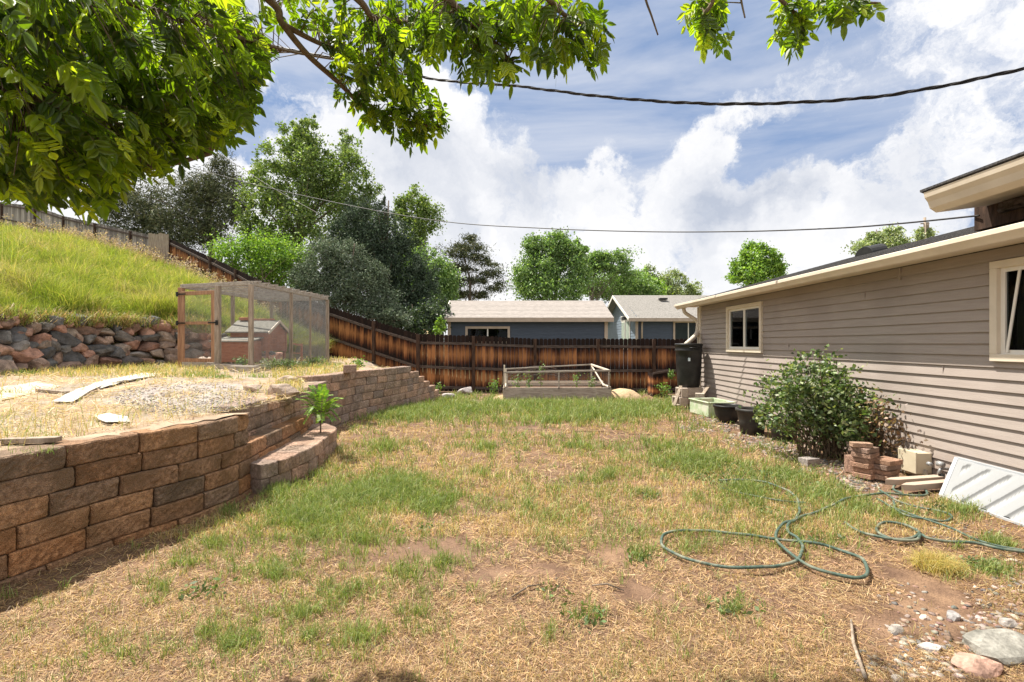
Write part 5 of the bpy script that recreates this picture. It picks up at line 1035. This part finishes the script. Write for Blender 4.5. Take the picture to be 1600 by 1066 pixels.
LB = [(40,60,90,70,100,1.1,2.2),(150,70,90,80,110,1.2,2.3),(270,60,90,70,110,1.4,2.4),(365,60,50,60,60,1.8,2.5),(40,170,90,70,110,1.2,2.3),(150,190,90,70,120,1.3,2.4),(260,170,80,70,120,1.5,2.5),(345,150,55,60,80,1.8,2.6),(385,105,32,40,26,2.0,2.6),
      (30,255,80,42,90,1.3,2.2),(130,262,75,36,80,1.4,2.3),(225,235,60,42,60,1.7,2.5),(315,195,55,35,50,1.9,2.6),(372,150,28,50,22,2.0,2.6),(60,300,60,18,22,1.6,2.3),(150,312,35,12,9,1.7,2.2),(0,0,200,60,60,.95,1.4),(-120,150,120,200,110,1.0,2.0),(150,-60,350,60,110,1.1,2.2),
      (455,20,45,30,10,2.0,2.4),(520,30,40,35,22,2.1,2.5),(560,75,45,40,36,2.2,2.6),(545,130,32,30,14,2.2,2.6),(605,115,50,40,54,2.2,2.7),(600,165,48,34,46,2.4,2.7),(650,165,42,34,36,2.4,2.75),(640,200,32,26,26,2.5,2.75),(690,190,22,16,12,2.5,2.7),(640,35,50,45,46,2.0,2.4),(590,30,40,35,26,2.1,2.4),
      (700,35,45,40,44,1.9,2.3),(765,40,50,44,48,1.9,2.3),(755,95,45,26,24,1.95,2.2),(825,40,45,46,44,1.9,2.2),(885,40,42,44,36,1.9,2.2),(925,55,28,42,18,1.9,2.1),(865,95,26,18,6,1.9,2.1),(795,110,22,15,7,2.0,2.2),(690,80,30,20,10,2.0,2.3),
      (1100,22,30,26,20,2.05,2.3),(1110,55,28,22,15,2.1,2.25),(1240,15,34,24,20,2.1,2.35),(1240,50,28,24,15,2.15,2.3),(1300,14,36,14,16,2.2,2.35),(1350,10,24,12,9,2.2,2.35),(500,-50,200,40,50,1.6,2.2),(900,-50,250,35,40,1.8,2.2),(1250,-40,150,30,18,2.0,2.3)]
C = []; D = []; Z = []; st = MB()
for px, py, rx, ry, n, y0, y1 in LB:
    for _ in range(int(n*(1.9 if px < 420 else 1.55))):
        a = random.uniform(0, 2*math.pi); r = math.sqrt(random.random()); Yq = random.uniform(y0+.25, y1+.25) if px < 420 else random.uniform(y0, y1); tip = W(px+rx*r*math.cos(a), py+ry*r*math.sin(a), Yq); q = np.array(tip[:])
        j = int(np.argmin(((SP-q)**2).sum(1)+rng.random(len(SP))*.02)); b_ = Vector(SP[j]); out = (tip-b_); L = out.length; dirn = (out.normalized()*.8+Vector((random.uniform(-.7,.7), random.uniform(-.7,.7), -.22+random.uniform(-.5,.5)))+segs[j][1]*.35).normalized()
        s = random.uniform(.03, .066)*(1.15 if random.random() < .15 else 1) if px < 420 else random.uniform(.032, .06); o = tip-dirn*s*1.0; C.append(np.array(o[:])); D.append(np.array(dirn[:])); Z.append(s)
        if L > .12: st.tube([b_, b_.lerp(o, .5)+Vector((0,0,.03)), o], [.0028,.002,.0012], 4, False)
for _ in range(230):  # leaf cluster on the added bough, out of view, there for its shadow
    q = Vector((random.gauss(-.25,.42), random.gauss(3.05,.16), random.gauss(5.0,.18))); j = int(np.argmin(((SP-np.array(q[:]))**2).sum(1))); dn_ = Vector((random.uniform(-1,1), random.uniform(-1,1), -.4)).normalized(); C.append(np.array(q[:])); D.append(np.array(dn_[:])); Z.append(.07); st.tube([Vector(SP[j]), q], [.0028,.0012], 4, False)
st.build('twigs', M['twig'], ash)
ashleaves('foliage', C, D, Z, ash)

# ------------------------------------------------------------------ grass and litter
def pixpts(n, x0, x1, y0, y1, z=0.0, power=1.0):
    px = x0+(x1-x0)*rng.random(n); py = y0+(y1-y0)*rng.random(n)**power; Y = (CH-z)*F/(py-CY); return np.stack([(px-CX)*Y/F, Y, np.zeros(n)+z], 1), px, py
def lawnmask(P): return (P[:, 0] > wallx(P[:, 1])+.03) & (P[:, 0] < 4.6) & (P[:, 1] < 15.9) & ~((P[:, 0] > 3.62+.15*np.sin(P[:, 1]*2.3)) & (P[:, 1] > 4.7) & (P[:, 1] < 10.6) & (rng.random(len(P)) < .86)) & ~((P[:, 0] > bx0-.02) & (P[:, 0] < bx1+.02) & (P[:, 1] > by0-.02) & (P[:, 1] < by1+.3))
def nz(P, f, s=0): return np.array([mnoise.noise(Vector((p[0]*f+s, p[1]*f, s))) for p in P])
def setz(P): P[:, 2] = lawnfull(P[:, 0], P[:, 1]); return P
ALL = []
for o_, n_ in ((0, 66000), (1, 34000)):
    P, px, py = pixpts(n_*3, -350, 1900, 612, 1330); P = P[lawnmask(P)]; k = nz(P, 1.0, 4)+.6*nz(P, 3.3, 9); P = P[(k+.35*rng.random(len(P))) > -.22]; P = setz(P[:n_*2]); dist = P[:, 1]
    w = np.clip(.0010*dist, .0022, .012)
    o = straws(P, np.clip(.014*dist, .022, .12), w*.72, [(.46,.30,.14),(.57,.39,.195),(.32,.20,.10),(.68,.50,.29),(.15,.09,.05)], 'dry_straw' if not o_ else 'dry_straw', M['grass'], None, .16 if not o_ else .3)
    tag(o, 'dry straw litter lying flat over the bare soil of the lawn' if not o_ else 'loose upper layer of dry straw littering the lawn', 'straw'); o['kind'] = 'stuff'
# standing dry blades
P, px, py = pixpts(60000, -250, 1800, 612, 1250); P = P[lawnmask(P)]; k = nz(P, .8, 20)+.5*nz(P, 3, 30); P = setz(P[(k+.3*rng.random(len(P))) > .05]); dist = P[:, 1]
o = blades('dry_grass', P, np.clip(.018+.006*dist, .03, .08), np.clip(.0009*dist, .002, .010), 1.0, [(.50,.36,.15),(.60,.44,.2),(.42,.33,.12),(.34,.32,.10)], M['grass']); tag(o, 'short standing dry yellow grass across the lawn', 'grass'); o['kind'] = 'stuff'
P, px, py = pixpts(52000, 100, 1500, 640, 840); P = P[lawnmask(P)]; k = nz(P, .9, 60)+.4*nz(P, 3, 61); P = setz(P[k > -.12]); o = blades('dry_grass', P, .05, np.clip(.0009*P[:, 1], .003, .010), 1.2, [(.66,.49,.25),(.58,.42,.19),(.74,.58,.34),(.46,.40,.15)], M['grass']); tag(o, 'pale golden dry grass over the middle of the lawn', 'grass'); o['kind'] = 'stuff'
# green patches, in photo ellipses laid on the ground: (px,py,rx,ry,blades)
GP = [(560,778,100,34,8500),(620,762,70,28,4000),(480,812,85,36,5600),(680,790,60,30,1800),(430,770,50,25,1300),(350,800,60,40,500),(560,850,120,40,1300),(330,850,80,40,500),(850,632,260,13,14000),(640,646,90,13,5000),(920,648,140,14,5600),(1000,640,60,16,1800),(720,640,80,16,2600),(700,615,60,16,2200),(650,605,30,10,600),(1090,725,75,20,4200),(1170,770,60,24,1500),(1230,745,70,24,1100),(1290,775,70,20,1000),(1340,795,80,18,700),(1400,806,90,14,450),(950,745,70,26,900),(1050,700,60,16,700),(1210,700,60,18,500),(1130,650,50,16,700),
      (430,900,90,30,900),(470,960,60,30,500),(360,1010,60,25,500),(560,1000,50,25,400),(300,880,50,25,300),(640,900,60,25,400),(520,930,150,60,900),(250,920,60,30,260),(330,990,120,50,500),(480,1000,140,50,500),(650,960,120,60,500),(700,880,90,40,500),(180,1010,60,40,200),(820,790,90,40,400),(900,700,140,30,1200),(760,700,140,30,900),(600,700,80,25,700),(860,660,200,12,1500),(1560,850,60,14,600),(1500,800,60,18,700),(1550,895,50,16,500),(1450,760,50,14,300),(1010,775,30,12,200),(1080,860,30,14,130),(1000,870,20,10,150),(1150,950,30,12,160),(920,960,30,14,140),(860,985,14,12,60),(950,610,160,6,1500),(620,655,50,10,800),(1045,630,25,20,700)]
Ps = []; Tf = []
for px, py, rx, ry, n in GP:
    nt_ = max(3, n//16); a = rng.random(nt_)*2*np.pi; r = np.minimum(np.abs(rng.normal(0, .62, nt_)), 1.9); qx = px+rx*r*np.cos(a); qy = np.maximum(py+ry*r*np.sin(a), 604); Y = CH*F/(qy-CY); T = np.stack([(qx-CX)*Y/F, Y, 0*Y], 1)
    Ps.append(np.repeat(T, 16, 0)+rng.normal(size=(nt_*16, 3))*np.array([.028, .028, 0])*np.repeat(np.clip(Y/4, .7, 2.2), 16)[:, None])
# loose tufts anywhere
T, _, _ = pixpts(620, -200, 1300, 660, 1200); Ps.append(np.repeat(T, 10, 0)+rng.normal(size=(len(T)*10, 3))*np.array([.018,.018,0]))
T, _, _ = pixpts(2700, 300, 1350, 615, 860); T = T[nz(T, .7, 51) > -.05]; Ps.append(np.repeat(T, 9, 0)+rng.normal(size=(len(T)*9, 3))*np.array([.05,.05,0]))
P = np.concatenate(Ps); P = setz(P[lawnmask(P)]); dist = P[:, 1]
o = blades('green_grass', P, np.clip(.035+.012*dist, .055, .17), np.clip(.0011*dist, .003, .012), 1.1, [(.15,.22,.045),(.21,.29,.065),(.28,.34,.10),(.36,.40,.16),(.42,.39,.17)], M['grass'], w=[.25,.3,.2,.15,.1]); tag(o, 'patchy living green grass in tufts over the dry lawn', 'grass'); o['kind'] = 'stuff'
# low broadleaf weeds
def weedleaves(name, lab, E, n, size, cols, zf, h=.05, asp=.5):
    Q = []
    for px, py, rx, ry, k in E:
        a = rng.random(k)*2*np.pi; r = np.sqrt(rng.random(k)); qx = px+rx*r*np.cos(a); qy = py+ry*r*np.sin(a); z0 = zf(0, 0) if False else 0; Y = CH*F/(qy-CY); c = np.stack([(qx-CX)*Y/F, Y, 0*Y], 1); Q.append(np.repeat(c, n, 0)+rng.normal(size=(k*n, 3))*np.array([.055,.055,0]))
    P = np.concatenate(Q); P[:, 2] = zf(P[:, 0], P[:, 1])+h*rng.random(len(P)); o = leaves(name, P, size, cols, M['grass'], None, asp, upbias=0); tag(o, lab, 'weeds'); o['kind'] = 'stuff'; return o
weedleaves('broadleaf_weeds', 'low broadleaf weeds scattered in clumps across the lawn', [(1075,720,60,16,70),(1120,740,50,18,50),(1170,755,50,20,36),(1210,745,30,12,16),(1020,777,10,4,4),(1260,760,60,20,26),(920,965,14,8,5),(1000,872,14,6,5),(1150,952,16,6,5),(840,690,60,10,12),(700,640,60,16,60),(850,640,250,10,110),(1460,800,40,8,10),(1545,885,40,10,14),(1180,775,20,8,8),(1200,800,20,8,6),(1280,845,30,10,6),(870,930,8,4,2),(650,830,60,10,5),(310,930,30,10,5),(1010,640,60,12,50),(1100,645,20,10,10)], 12, .036, [(.10,.165,.05),(.14,.21,.07),(.19,.26,.10),(.08,.12,.04)], lawnfull, .04)
# yellow dry tuft at right
P = G(1462,890); Q = rng.normal(size=(1500, 3))*np.array([.055,.05,0])+np.array(P[:]); o = blades('dry_grass_tuft', Q, .10, .003, 1.6, [(.52,.42,.14),(.62,.5,.2),(.45,.4,.13)], M['grass']); tag(o, 'bright yellow dry grass tuft in the right foreground', 'grass tuft')
# gravel and debris strip by the wall and in the lower right corner
def pebbles(name, lab, E, cols, zf, lvl=0.0):
    d, f = ico(1); fa = np.array(f); V = []; Lp = []; cs = []; off = 0
    for px, py, rx, ry, k, s in E:
        a = rng.random(k)*2*np.pi; r = np.sqrt(rng.random(k)); qx = px+rx*r*np.cos(a); qy = py+ry*r*np.sin(a); Y = (CH-lvl)*F/(qy-CY); X = (qx-CX)*Y/F; Zz = zf(X, Y)
        for i in range(k):
            if X[i] > 4.6: continue
            z = s*(.4+1.1*rng.random()); v = d*(1+.22*rng.normal(size=(len(d), 1)))*np.array([z, z*(.6+.5*rng.random()), z*.5])*.5; th = rng.random()*6.3; v = np.stack([v[:, 0]*math.cos(th)-v[:, 1]*math.sin(th), v[:, 0]*math.sin(th)+v[:, 1]*math.cos(th), v[:, 2]], 1)+np.array([X[i], Y[i], Zz[i]+z*.02]); V.append(v); Lp.append(fa+off); off += len(v); cs.append(np.tile(rcol(1, cols, .2), (len(v), 1)))
    V = np.concatenate(V); Lp = np.concatenate(Lp); o = npmesh(name, V, np.full(len(Lp), 3), Lp.ravel(), M['rock'], None, np.clip(np.concatenate(cs), .01, 1)); tag(o, lab, 'gravel'); o['kind'] = 'stuff'; return o
PC_ = [(.30,.235,.195),(.22,.19,.175),(.34,.28,.24),(.30,.19,.15),(.15,.145,.145),(.42,.37,.33)]
pebbles('gravel', 'loose gravel and debris strip along the foot of the house wall', [(1110,664,50,14,420,.05),(1170,690,40,14,300,.05),(1230,705,40,14,300,.05),(1290,730,40,12,300,.04),(1340,755,40,14,320,.04),(1400,785,60,12,200,.03),(1500,830,80,14,120,.03)], PC_, lawnfull)
pebbles('gravel', 'half buried river gravel in the lower right corner of the yard', [(1500,1000,110,60,230,.03),(1560,950,60,40,110,.03),(1420,960,60,50,60,.025),(1580,890,40,30,90,.03),(1400,1040,90,30,90,.03),(700,960,500,110,170,.014)], PC_, lawnfull)
pebbles('gravel', 'fine pale gravel spread over the terrace behind the block wall', [(290,622,110,22,1500,.02)], [(.40,.36,.33),(.32,.29,.27),(.5,.45,.41)], lambda x, y: terr(x, y)+.03, .85)
# terrace dry grass
def terrpts(n, x0, x1, y0, y1):
    P, px, py = pixpts(n, x0, x1, y0, y1, .87); m_ = (P[:, 0] < wallx(P[:, 1])-.35) & (P[:, 0] > -9.4) & (P[:, 1] < 16.6); P = P[m_]; P[:, 2] = terr(P[:, 0], P[:, 1])+.0; return P, px[m_], py[m_]
P, px, py = terrpts(60000, -300, 700, 562, 760); k = nz(P, 1.1, 3); P = P[(k+.6*rng.random(len(P)) > .22)]; o = straws(P, np.clip(.02*P[:, 1], .06, .2), np.clip(.0010*P[:, 1], .003, .014), [(.46,.34,.2),(.56,.43,.28),(.36,.26,.15),(.66,.54,.38)], 'dry_straw', M['grass'], None, .2, z=.012); tag(o, 'dry straw scattered over the dusty raised terrace', 'straw'); o['kind'] = 'stuff'
P, px, py = terrpts(90000, -200, 560, 558, 700); ed = ((py < 592) | ((px > 430) & (py < 612)) | (rng.random(len(py)) < .10)) & (rng.random(len(py)) < np.where(py < 592, .8, .55)); P = P[ed & ~((px > 335) & (px < 425) & (py > 574) & (py < 600) & (rng.random(len(px)) < .85))]
ingr = (np.abs(P[:, 0]+5.6) < 1.7) & (P[:, 1] > 4.5) & (P[:, 1] < 7.6); P = P[~(ingr & (rng.random(len(P)) < .8))]
o = blades('dry_grass', P, .13, np.clip(.0009*P[:, 1], .004, .014), 1.0, [(.55,.44,.17),(.62,.5,.24),(.40,.38,.12),(.30,.34,.08),(.22,.30,.06)], M['grass'], w=[.3,.28,.17,.15,.10]); tag(o, 'dry yellow grass along the back of the terrace in front of the stone wall', 'grass'); o['kind'] = 'stuff'
# tufts on the terrace
Ps = []
for px, py, n, s in ((40,590,60,.05),(65,668,40,.05),(50,688,40,.05),(345,592,60,.06),(408,590,50,.06),(330,586,50,.06),(15,615,40,.05),(455,575,80,.1),(480,578,80,.1),(520,575,60,.1),(540,575,50,.08),(300,590,60,.1),(240,585,60,.1)):
    c = G(px, py, .87); Ps.append(rng.normal(size=(n*2, 3))*np.array([s*2.2,s,0])+np.array([c.x, c.y, 0]))
P = np.concatenate(Ps); P[:, 2] = terr(P[:, 0], P[:, 1]); o = blades('green_grass', P, np.clip(.011*P[:, 1], .03, .14), np.clip(.001*P[:, 1], .003, .009), 1.0, [(.14,.24,.05),(.2,.3,.07),(.27,.34,.1)], M['grass']); tag(o, 'small green weed tufts dotted over the terrace', 'grass'); o['kind'] = 'stuff'
# hillside grass
ns = 190000; s = rng.random(ns)**.8; r = rng.random(ns)**1.35; P = hill(s, r); P[:, 2] += .05*_n(P[:, 0]*.5, P[:, 1]*.5); sx_ = CX+P[:, 0]*F/P[:, 1]; P = P[(sx_ > -260) & (P[:, 0] > -34)]
kn = nz(P[:, :2]*np.array([.45,.9]), 1.0, 11)+.55*nz(P, 1.6, 12)+.25*rng.normal(size=len(P))
for nm, mk_, H_, le, cols_, lab_ in (('hill_grass', kn < .12, .40, .9, [(.24,.31,.04),(.32,.39,.055),(.40,.44,.085),(.17,.24,.035)], 'tall fresh green grass covering the hillside below the fence'), ('hill_grass', (kn >= .12) & (kn < .42), .46, 1.1, [(.42,.44,.09),(.50,.48,.14),(.34,.38,.07),(.52,.47,.2)], 'yellow green seeding grass in patches over the hillside'), ('dry_hill_grass', kn >= .42, .42, 1.2, [(.46,.38,.2),(.52,.44,.27),(.38,.33,.15)], 'dry tan grass streaks on the hillside')):
    Q = P[mk_]; o = blades(nm, Q, H_*(.75+.9*sm(nz(Q, 1.1, 15)+.45)), np.clip(.0010*Q[:, 1], .008, .025), le, cols_, M['grass']); tag(o, lab_, 'grass'); o['kind'] = 'stuff'
# grass and weeds hanging over the top stones
A3 = arc([(-9.95,5.6),(-10.0,7.2),(-9.95,8.6),(-9.95,9.6),(-9.8,10.8),(-9.4,11.8),(-8.7,12.7),(-7.7,13.5)]); Q = []
for i in range(170):
    p, n = at(A3, A3[1][-1]*random.random()); c_ = np.array([p.x+.12, p.y, 1.98-.25*(p.y > 13)+random.uniform(-.1,.05)]); Q.append(c_+rng.normal(size=(26, 3))*np.array([.07,.1,.03]))
Q = np.concatenate(Q); o = blades('overhanging_grass', Q, .30, .012, 1.9, [(.45,.35,.19),(.38,.33,.13),(.25,.31,.07),(.35,.24,.13),(.2,.28,.05)], M['grass']); tag(o, 'grass and dry stalks drooping over the top of the stone wall', 'grass'); o['kind'] = 'stuff'
# tan seed-headed grass in front of the fence
n_ = 7500; s = .06+.8*rng.random(n_); r = .86+.135*rng.random(n_); P = hill(s, r); P = P[(P[:, 0] < -9.0)]; P = P[nz(P, 1.5, 33)+.25*rng.random(len(P)) > .12]
o = blades('dry_reed_grass', P, .65, .016, .6, [(.36,.27,.17),(.47,.36,.25),(.28,.20,.12)], M['grass']); tag(o, 'tall dry tan seed grass standing along the hillside fence', 'grass'); o['kind'] = 'stuff'
H = P[rng.random(len(P)) < .34]; H = H+np.array([0, 0, 1.0])*(.3+.65*rng.random(len(H)))[:, None]+rng.normal(0, .12, H.shape); H = np.repeat(H, 16, 0)+rng.normal(size=(len(H)*16, 3))*np.array([.05,.05,.11])
o = leaves('seed_heads', H, .075, [(.46,.35,.27),(.58,.46,.37),(.34,.25,.19)], M['grass'], None, .5); tag(o, 'pinkish tan feathery seed heads along the hillside fence', 'seed heads'); o['kind'] = 'stuff'
# garden bed and pot plants, shrubs
def plant(name, lab, cat, c, n, h, spread, size, cols, stems=6, group=None, asp=.55, mat='leaf', r=.004, stemcol='twig', low=.15):
    root = thing(name, lab, cat, c, group); m = MB(); P = []
    for i in range(stems):
        a = random.uniform(0, 2*math.pi); k = random.uniform(.2, 1); t = Vector(c)+Vector((math.cos(a)*spread*k, math.sin(a)*spread*k, h*random.uniform(.6, 1))); mid = Vector(c).lerp(t, .5)+Vector((0,0,.1*h)); pts = spl([Vector(c), mid, t], 6); m.tube(pts, [r*(1-.7*j/len(pts)) for j in range(len(pts))], 5, False)
        for j in range(n//stems): u = low+(1-low)*random.random(); q = pts[min(len(pts)-1, int(u*(len(pts)-1)))]; P.append([q.x+random.gauss(0, size*.9), q.y+random.gauss(0, size*.9), q.z+random.gauss(0, size*.6)])
    m.build('stem', M[stemcol], root); leaves('foliage', np.array(P), size, cols, M[mat], root, asp); return root
BRIGHT = [(.14,.25,.04),(.2,.32,.06),(.09,.17,.03)]
for px, py, h, lab in ((845,603,.75,'tall yellow green plant at the left middle of the raised bed'),(808,606,.4,'low green plant at the left end of the raised bed'),(828,606,.45,'feathery plant beside the tall one in the raised bed'),(901,606,.42,'small yellow plant in the middle of the raised bed'),(923,606,.35,'thin wispy plant near the right end of the raised bed')):
    p = W(px, py, 14.6); plant('garden_plant', lab, 'plant', (p.x, 14.6, bz+.28), 90, h+.1, .14, .06, BRIGHT, 5)
for px, py, Y, h, lab in ((560,578,12.4,.28,'small bright weed growing behind the far wall caps'),(600,572,14.5,.42,'leafy green weed between the far wall and the sloped fence'),(683,600,15.2,.35,'bright green weed beside the last step of the far wall'),(770,612,14.9,.45,'yellowish leafy weed left of the raised bed'),(1040,608,14.2,.5,'green weed growing beside the compost box'),(1048,572,15.4,.25,'small leafy sprig growing above the compost box')):
    p = W(px, py, Y); plant('weed', lab, 'weed', (p.x, Y, float(terr(p.x, Y)) if px < 640 else -.1+(.5 if py < 580 else 0)), 160, h, h*.5, .07, BRIGHT, 6)
# grey leaved weeds in front of the run
for i, (px, py, lab) in enumerate(((425,566,'grey green lavender like clump before the hen house'), (448,570,'low green plant right of the grey clump before the run'), (490,568,'dark trailing plant near the far corner of the run'), (378,562,'small green weed beside the run door post'))):
    Y = (11.0,10.9,12.2,11.2)[i]; p = W(px, py, Y); plant('groundcover_plant', lab, 'plant', (p.x, Y, float(terr(p.x, Y))), 420, .26, .42 if i < 3 else .2, .06, [(.3,.34,.26),(.4,.43,.34),(.2,.25,.15)] if i == 0 else [(.13,.2,.07),(.2,.27,.11),(.1,.15,.05)], 16, asp=.35)
# tree-of-heaven sapling on the step: fronds of paired leaflets
sp_ = thing('sapling', 'bright green sapling with feathery paired leaflets growing on the garden steps', 'sapling', G(501,676,.30)); c = Vector(sp_.location); m = MB(); P = []; LVs = []; lt = []; lp = []; cs = []; off = 0; stemm = MB()
fronds = [(-.55,.35),(-.35,.55),(-.1,.5),(.2,.45),(.5,.38),(.42,.15),(-.5,.05),(.1,.2),(-.2,-.02),(.35,-.08),(0,.62),(-.4,.2),(.55,.2),(.25,.62),(-.3,-.25),(.25,-.3),(-.1,-.3),(.4,-.2),(-.45,.42),(.1,.75),(-.6,.5),(.6,.4),(-.25,.7),(.35,-.2),(-.2,.0),(.15,-.15)]
for dx, dz in fronds:
    t0 = c+Vector((0,0,.12+.15*random.random())); e = c+Vector((dx*.58, random.uniform(-.25,.12), .13+(dz+.3)*.50)); mid = t0.lerp(e, .5)+Vector((0,0,.1)); pts = spl([t0, mid, e], 11); stemm.tube(pts, [.004*(1-.7*j/len(pts)) for j in range(len(pts))], 5, False)
    for j in range(6, len(pts)):
        d = (pts[j]-pts[j-1]).normalized(); s = d.cross(Vector((0,0,1))).normalized()
        for sg in (-1, 1):
            dd = (s*sg+d*.35+Vector((0,0,-.15))).normalized(); L = .068*(1-.4*abs(j/len(pts)-.5)); v = np.array([(pts[j]+dd*L*t+d*w_*L*.85)[:] for t, w_ in ((0,0),(.3,.16),(.7,.13),(1,0),(.7,-.13),(.3,-.16))]); LVs.append(v); lt.append(6); lp.extend(range(off, off+6)); off += 6; cs.append(np.tile(rcol(1, [(.17,.32,.035),(.28,.42,.06),(.11,.22,.03)], .15), (6, 1)))
stemm.tube([c+Vector((0,0,-.2)), c+Vector((0,0,.15)), c+Vector((.02,0,.4))], [.012,.01,.005], 6); stemm.build('stem', M['twig'], sp_); npmesh('foliage', np.concatenate(LVs), np.array(lt), np.array(lp), M['leaf'], sp_, np.clip(np.concatenate(cs), .01, 1))
# withered weed on the upper step
p = G(432,652,.5); Q = rng.normal(size=(150, 3))*np.array([.05,.14,0])+np.array(p[:]); o = blades('withered_weed', Q, .2, .006, 1.8, [(.34,.27,.12),(.25,.26,.08),(.45,.36,.2)], M['grass']); tag(o, 'withered arching weed on the upper garden step', 'weed')
p = G(520,705,0); Q = rng.normal(size=(160, 3))*np.array([.05,.25,0])+np.array([-2.25,6.2,0]); o = blades('dry_weeds', Q, .12, .005, 1.3, [(.5,.38,.2),(.4,.3,.15)], M['grass']); tag(o, 'dry weeds at the foot of the lowest garden step', 'weeds'); o['kind'] = 'stuff'
# rose bush by the wall
BU = Vector((4.12, 6.45, 0)); bush = thing('leafy_bush', 'big loose green bush growing against the taupe siding', 'bush', BU); m = MB(); P = []
blb = [(1250,610,48,36),(1300,600,30,34),(1225,640,38,30),(1290,640,50,34),(1320,620,20,26),(1235,590,22,16),(1275,578,26,12),(1330,650,26,26),(1270,670,50,26),(1252,560,7,18),(1257,575,14,12),(1215,605,18,14),(1300,580,14,10),(1345,640,16,18),(1200,655,14,14),(1310,675,30,16)]
bl = [((px-CX)*6.45/F, 6.45+random.uniform(-.25,.25), CH-(py-CY)*6.45/F, rx*6.45/F, .34, ry*6.45/F) for px, py, rx, ry in blb]; P, tips = crown(bl, 7600, 14, .19, 1, .3); P[:, 0] = np.where(P[:, 0] > 4.6, 4.6-(P[:, 0]-4.6)*.5, P[:, 0]); P = P[P[:, 2] > .02]
leaves('foliage', P, .056, [(.075,.13,.035),(.12,.19,.055),(.22,.29,.11),(.05,.085,.025),(.32,.37,.18)], M['leaf'], bush, .6)
for t in tips[::2]:
    t = Vector(t); t.x = min(t.x, 4.58); s = BU+Vector((random.uniform(-.25,.3), random.uniform(-.2,.2), 0)); mid = s.lerp(t, .5)+Vector((0,0,.12)); m.tube([s, mid, t], [.008,.005,.002], 5, False)
for i in range(26): s = BU+Vector((.42+random.uniform(-.15,.1), random.uniform(-.9,-.1), 0)); m.tube([s, s+Vector((random.uniform(-.05,.1), random.uniform(-.1,.1), random.uniform(.5,.85)))], [.004,.002], 4, False)
m.build('stem', M['twig'], bush)
H = np.array([4.42,5.95,.65])+rng.normal(size=(150, 3))*np.array([.08,.14,.14]); leaves('dry_leaves', H, .05, [(.35,.22,.12),(.42,.3,.2)], M['leaf'], bush, .6)
H = np.array([4.5,5.85,.35])+rng.normal(size=(500, 3))*np.array([.06,.2,.2]); H[:, 0] = np.minimum(H[:, 0], 4.6); leaves('dry_leaves', H, .05, [(.12,.07,.04),(.2,.12,.07)], M['leaf'], bush, .6)
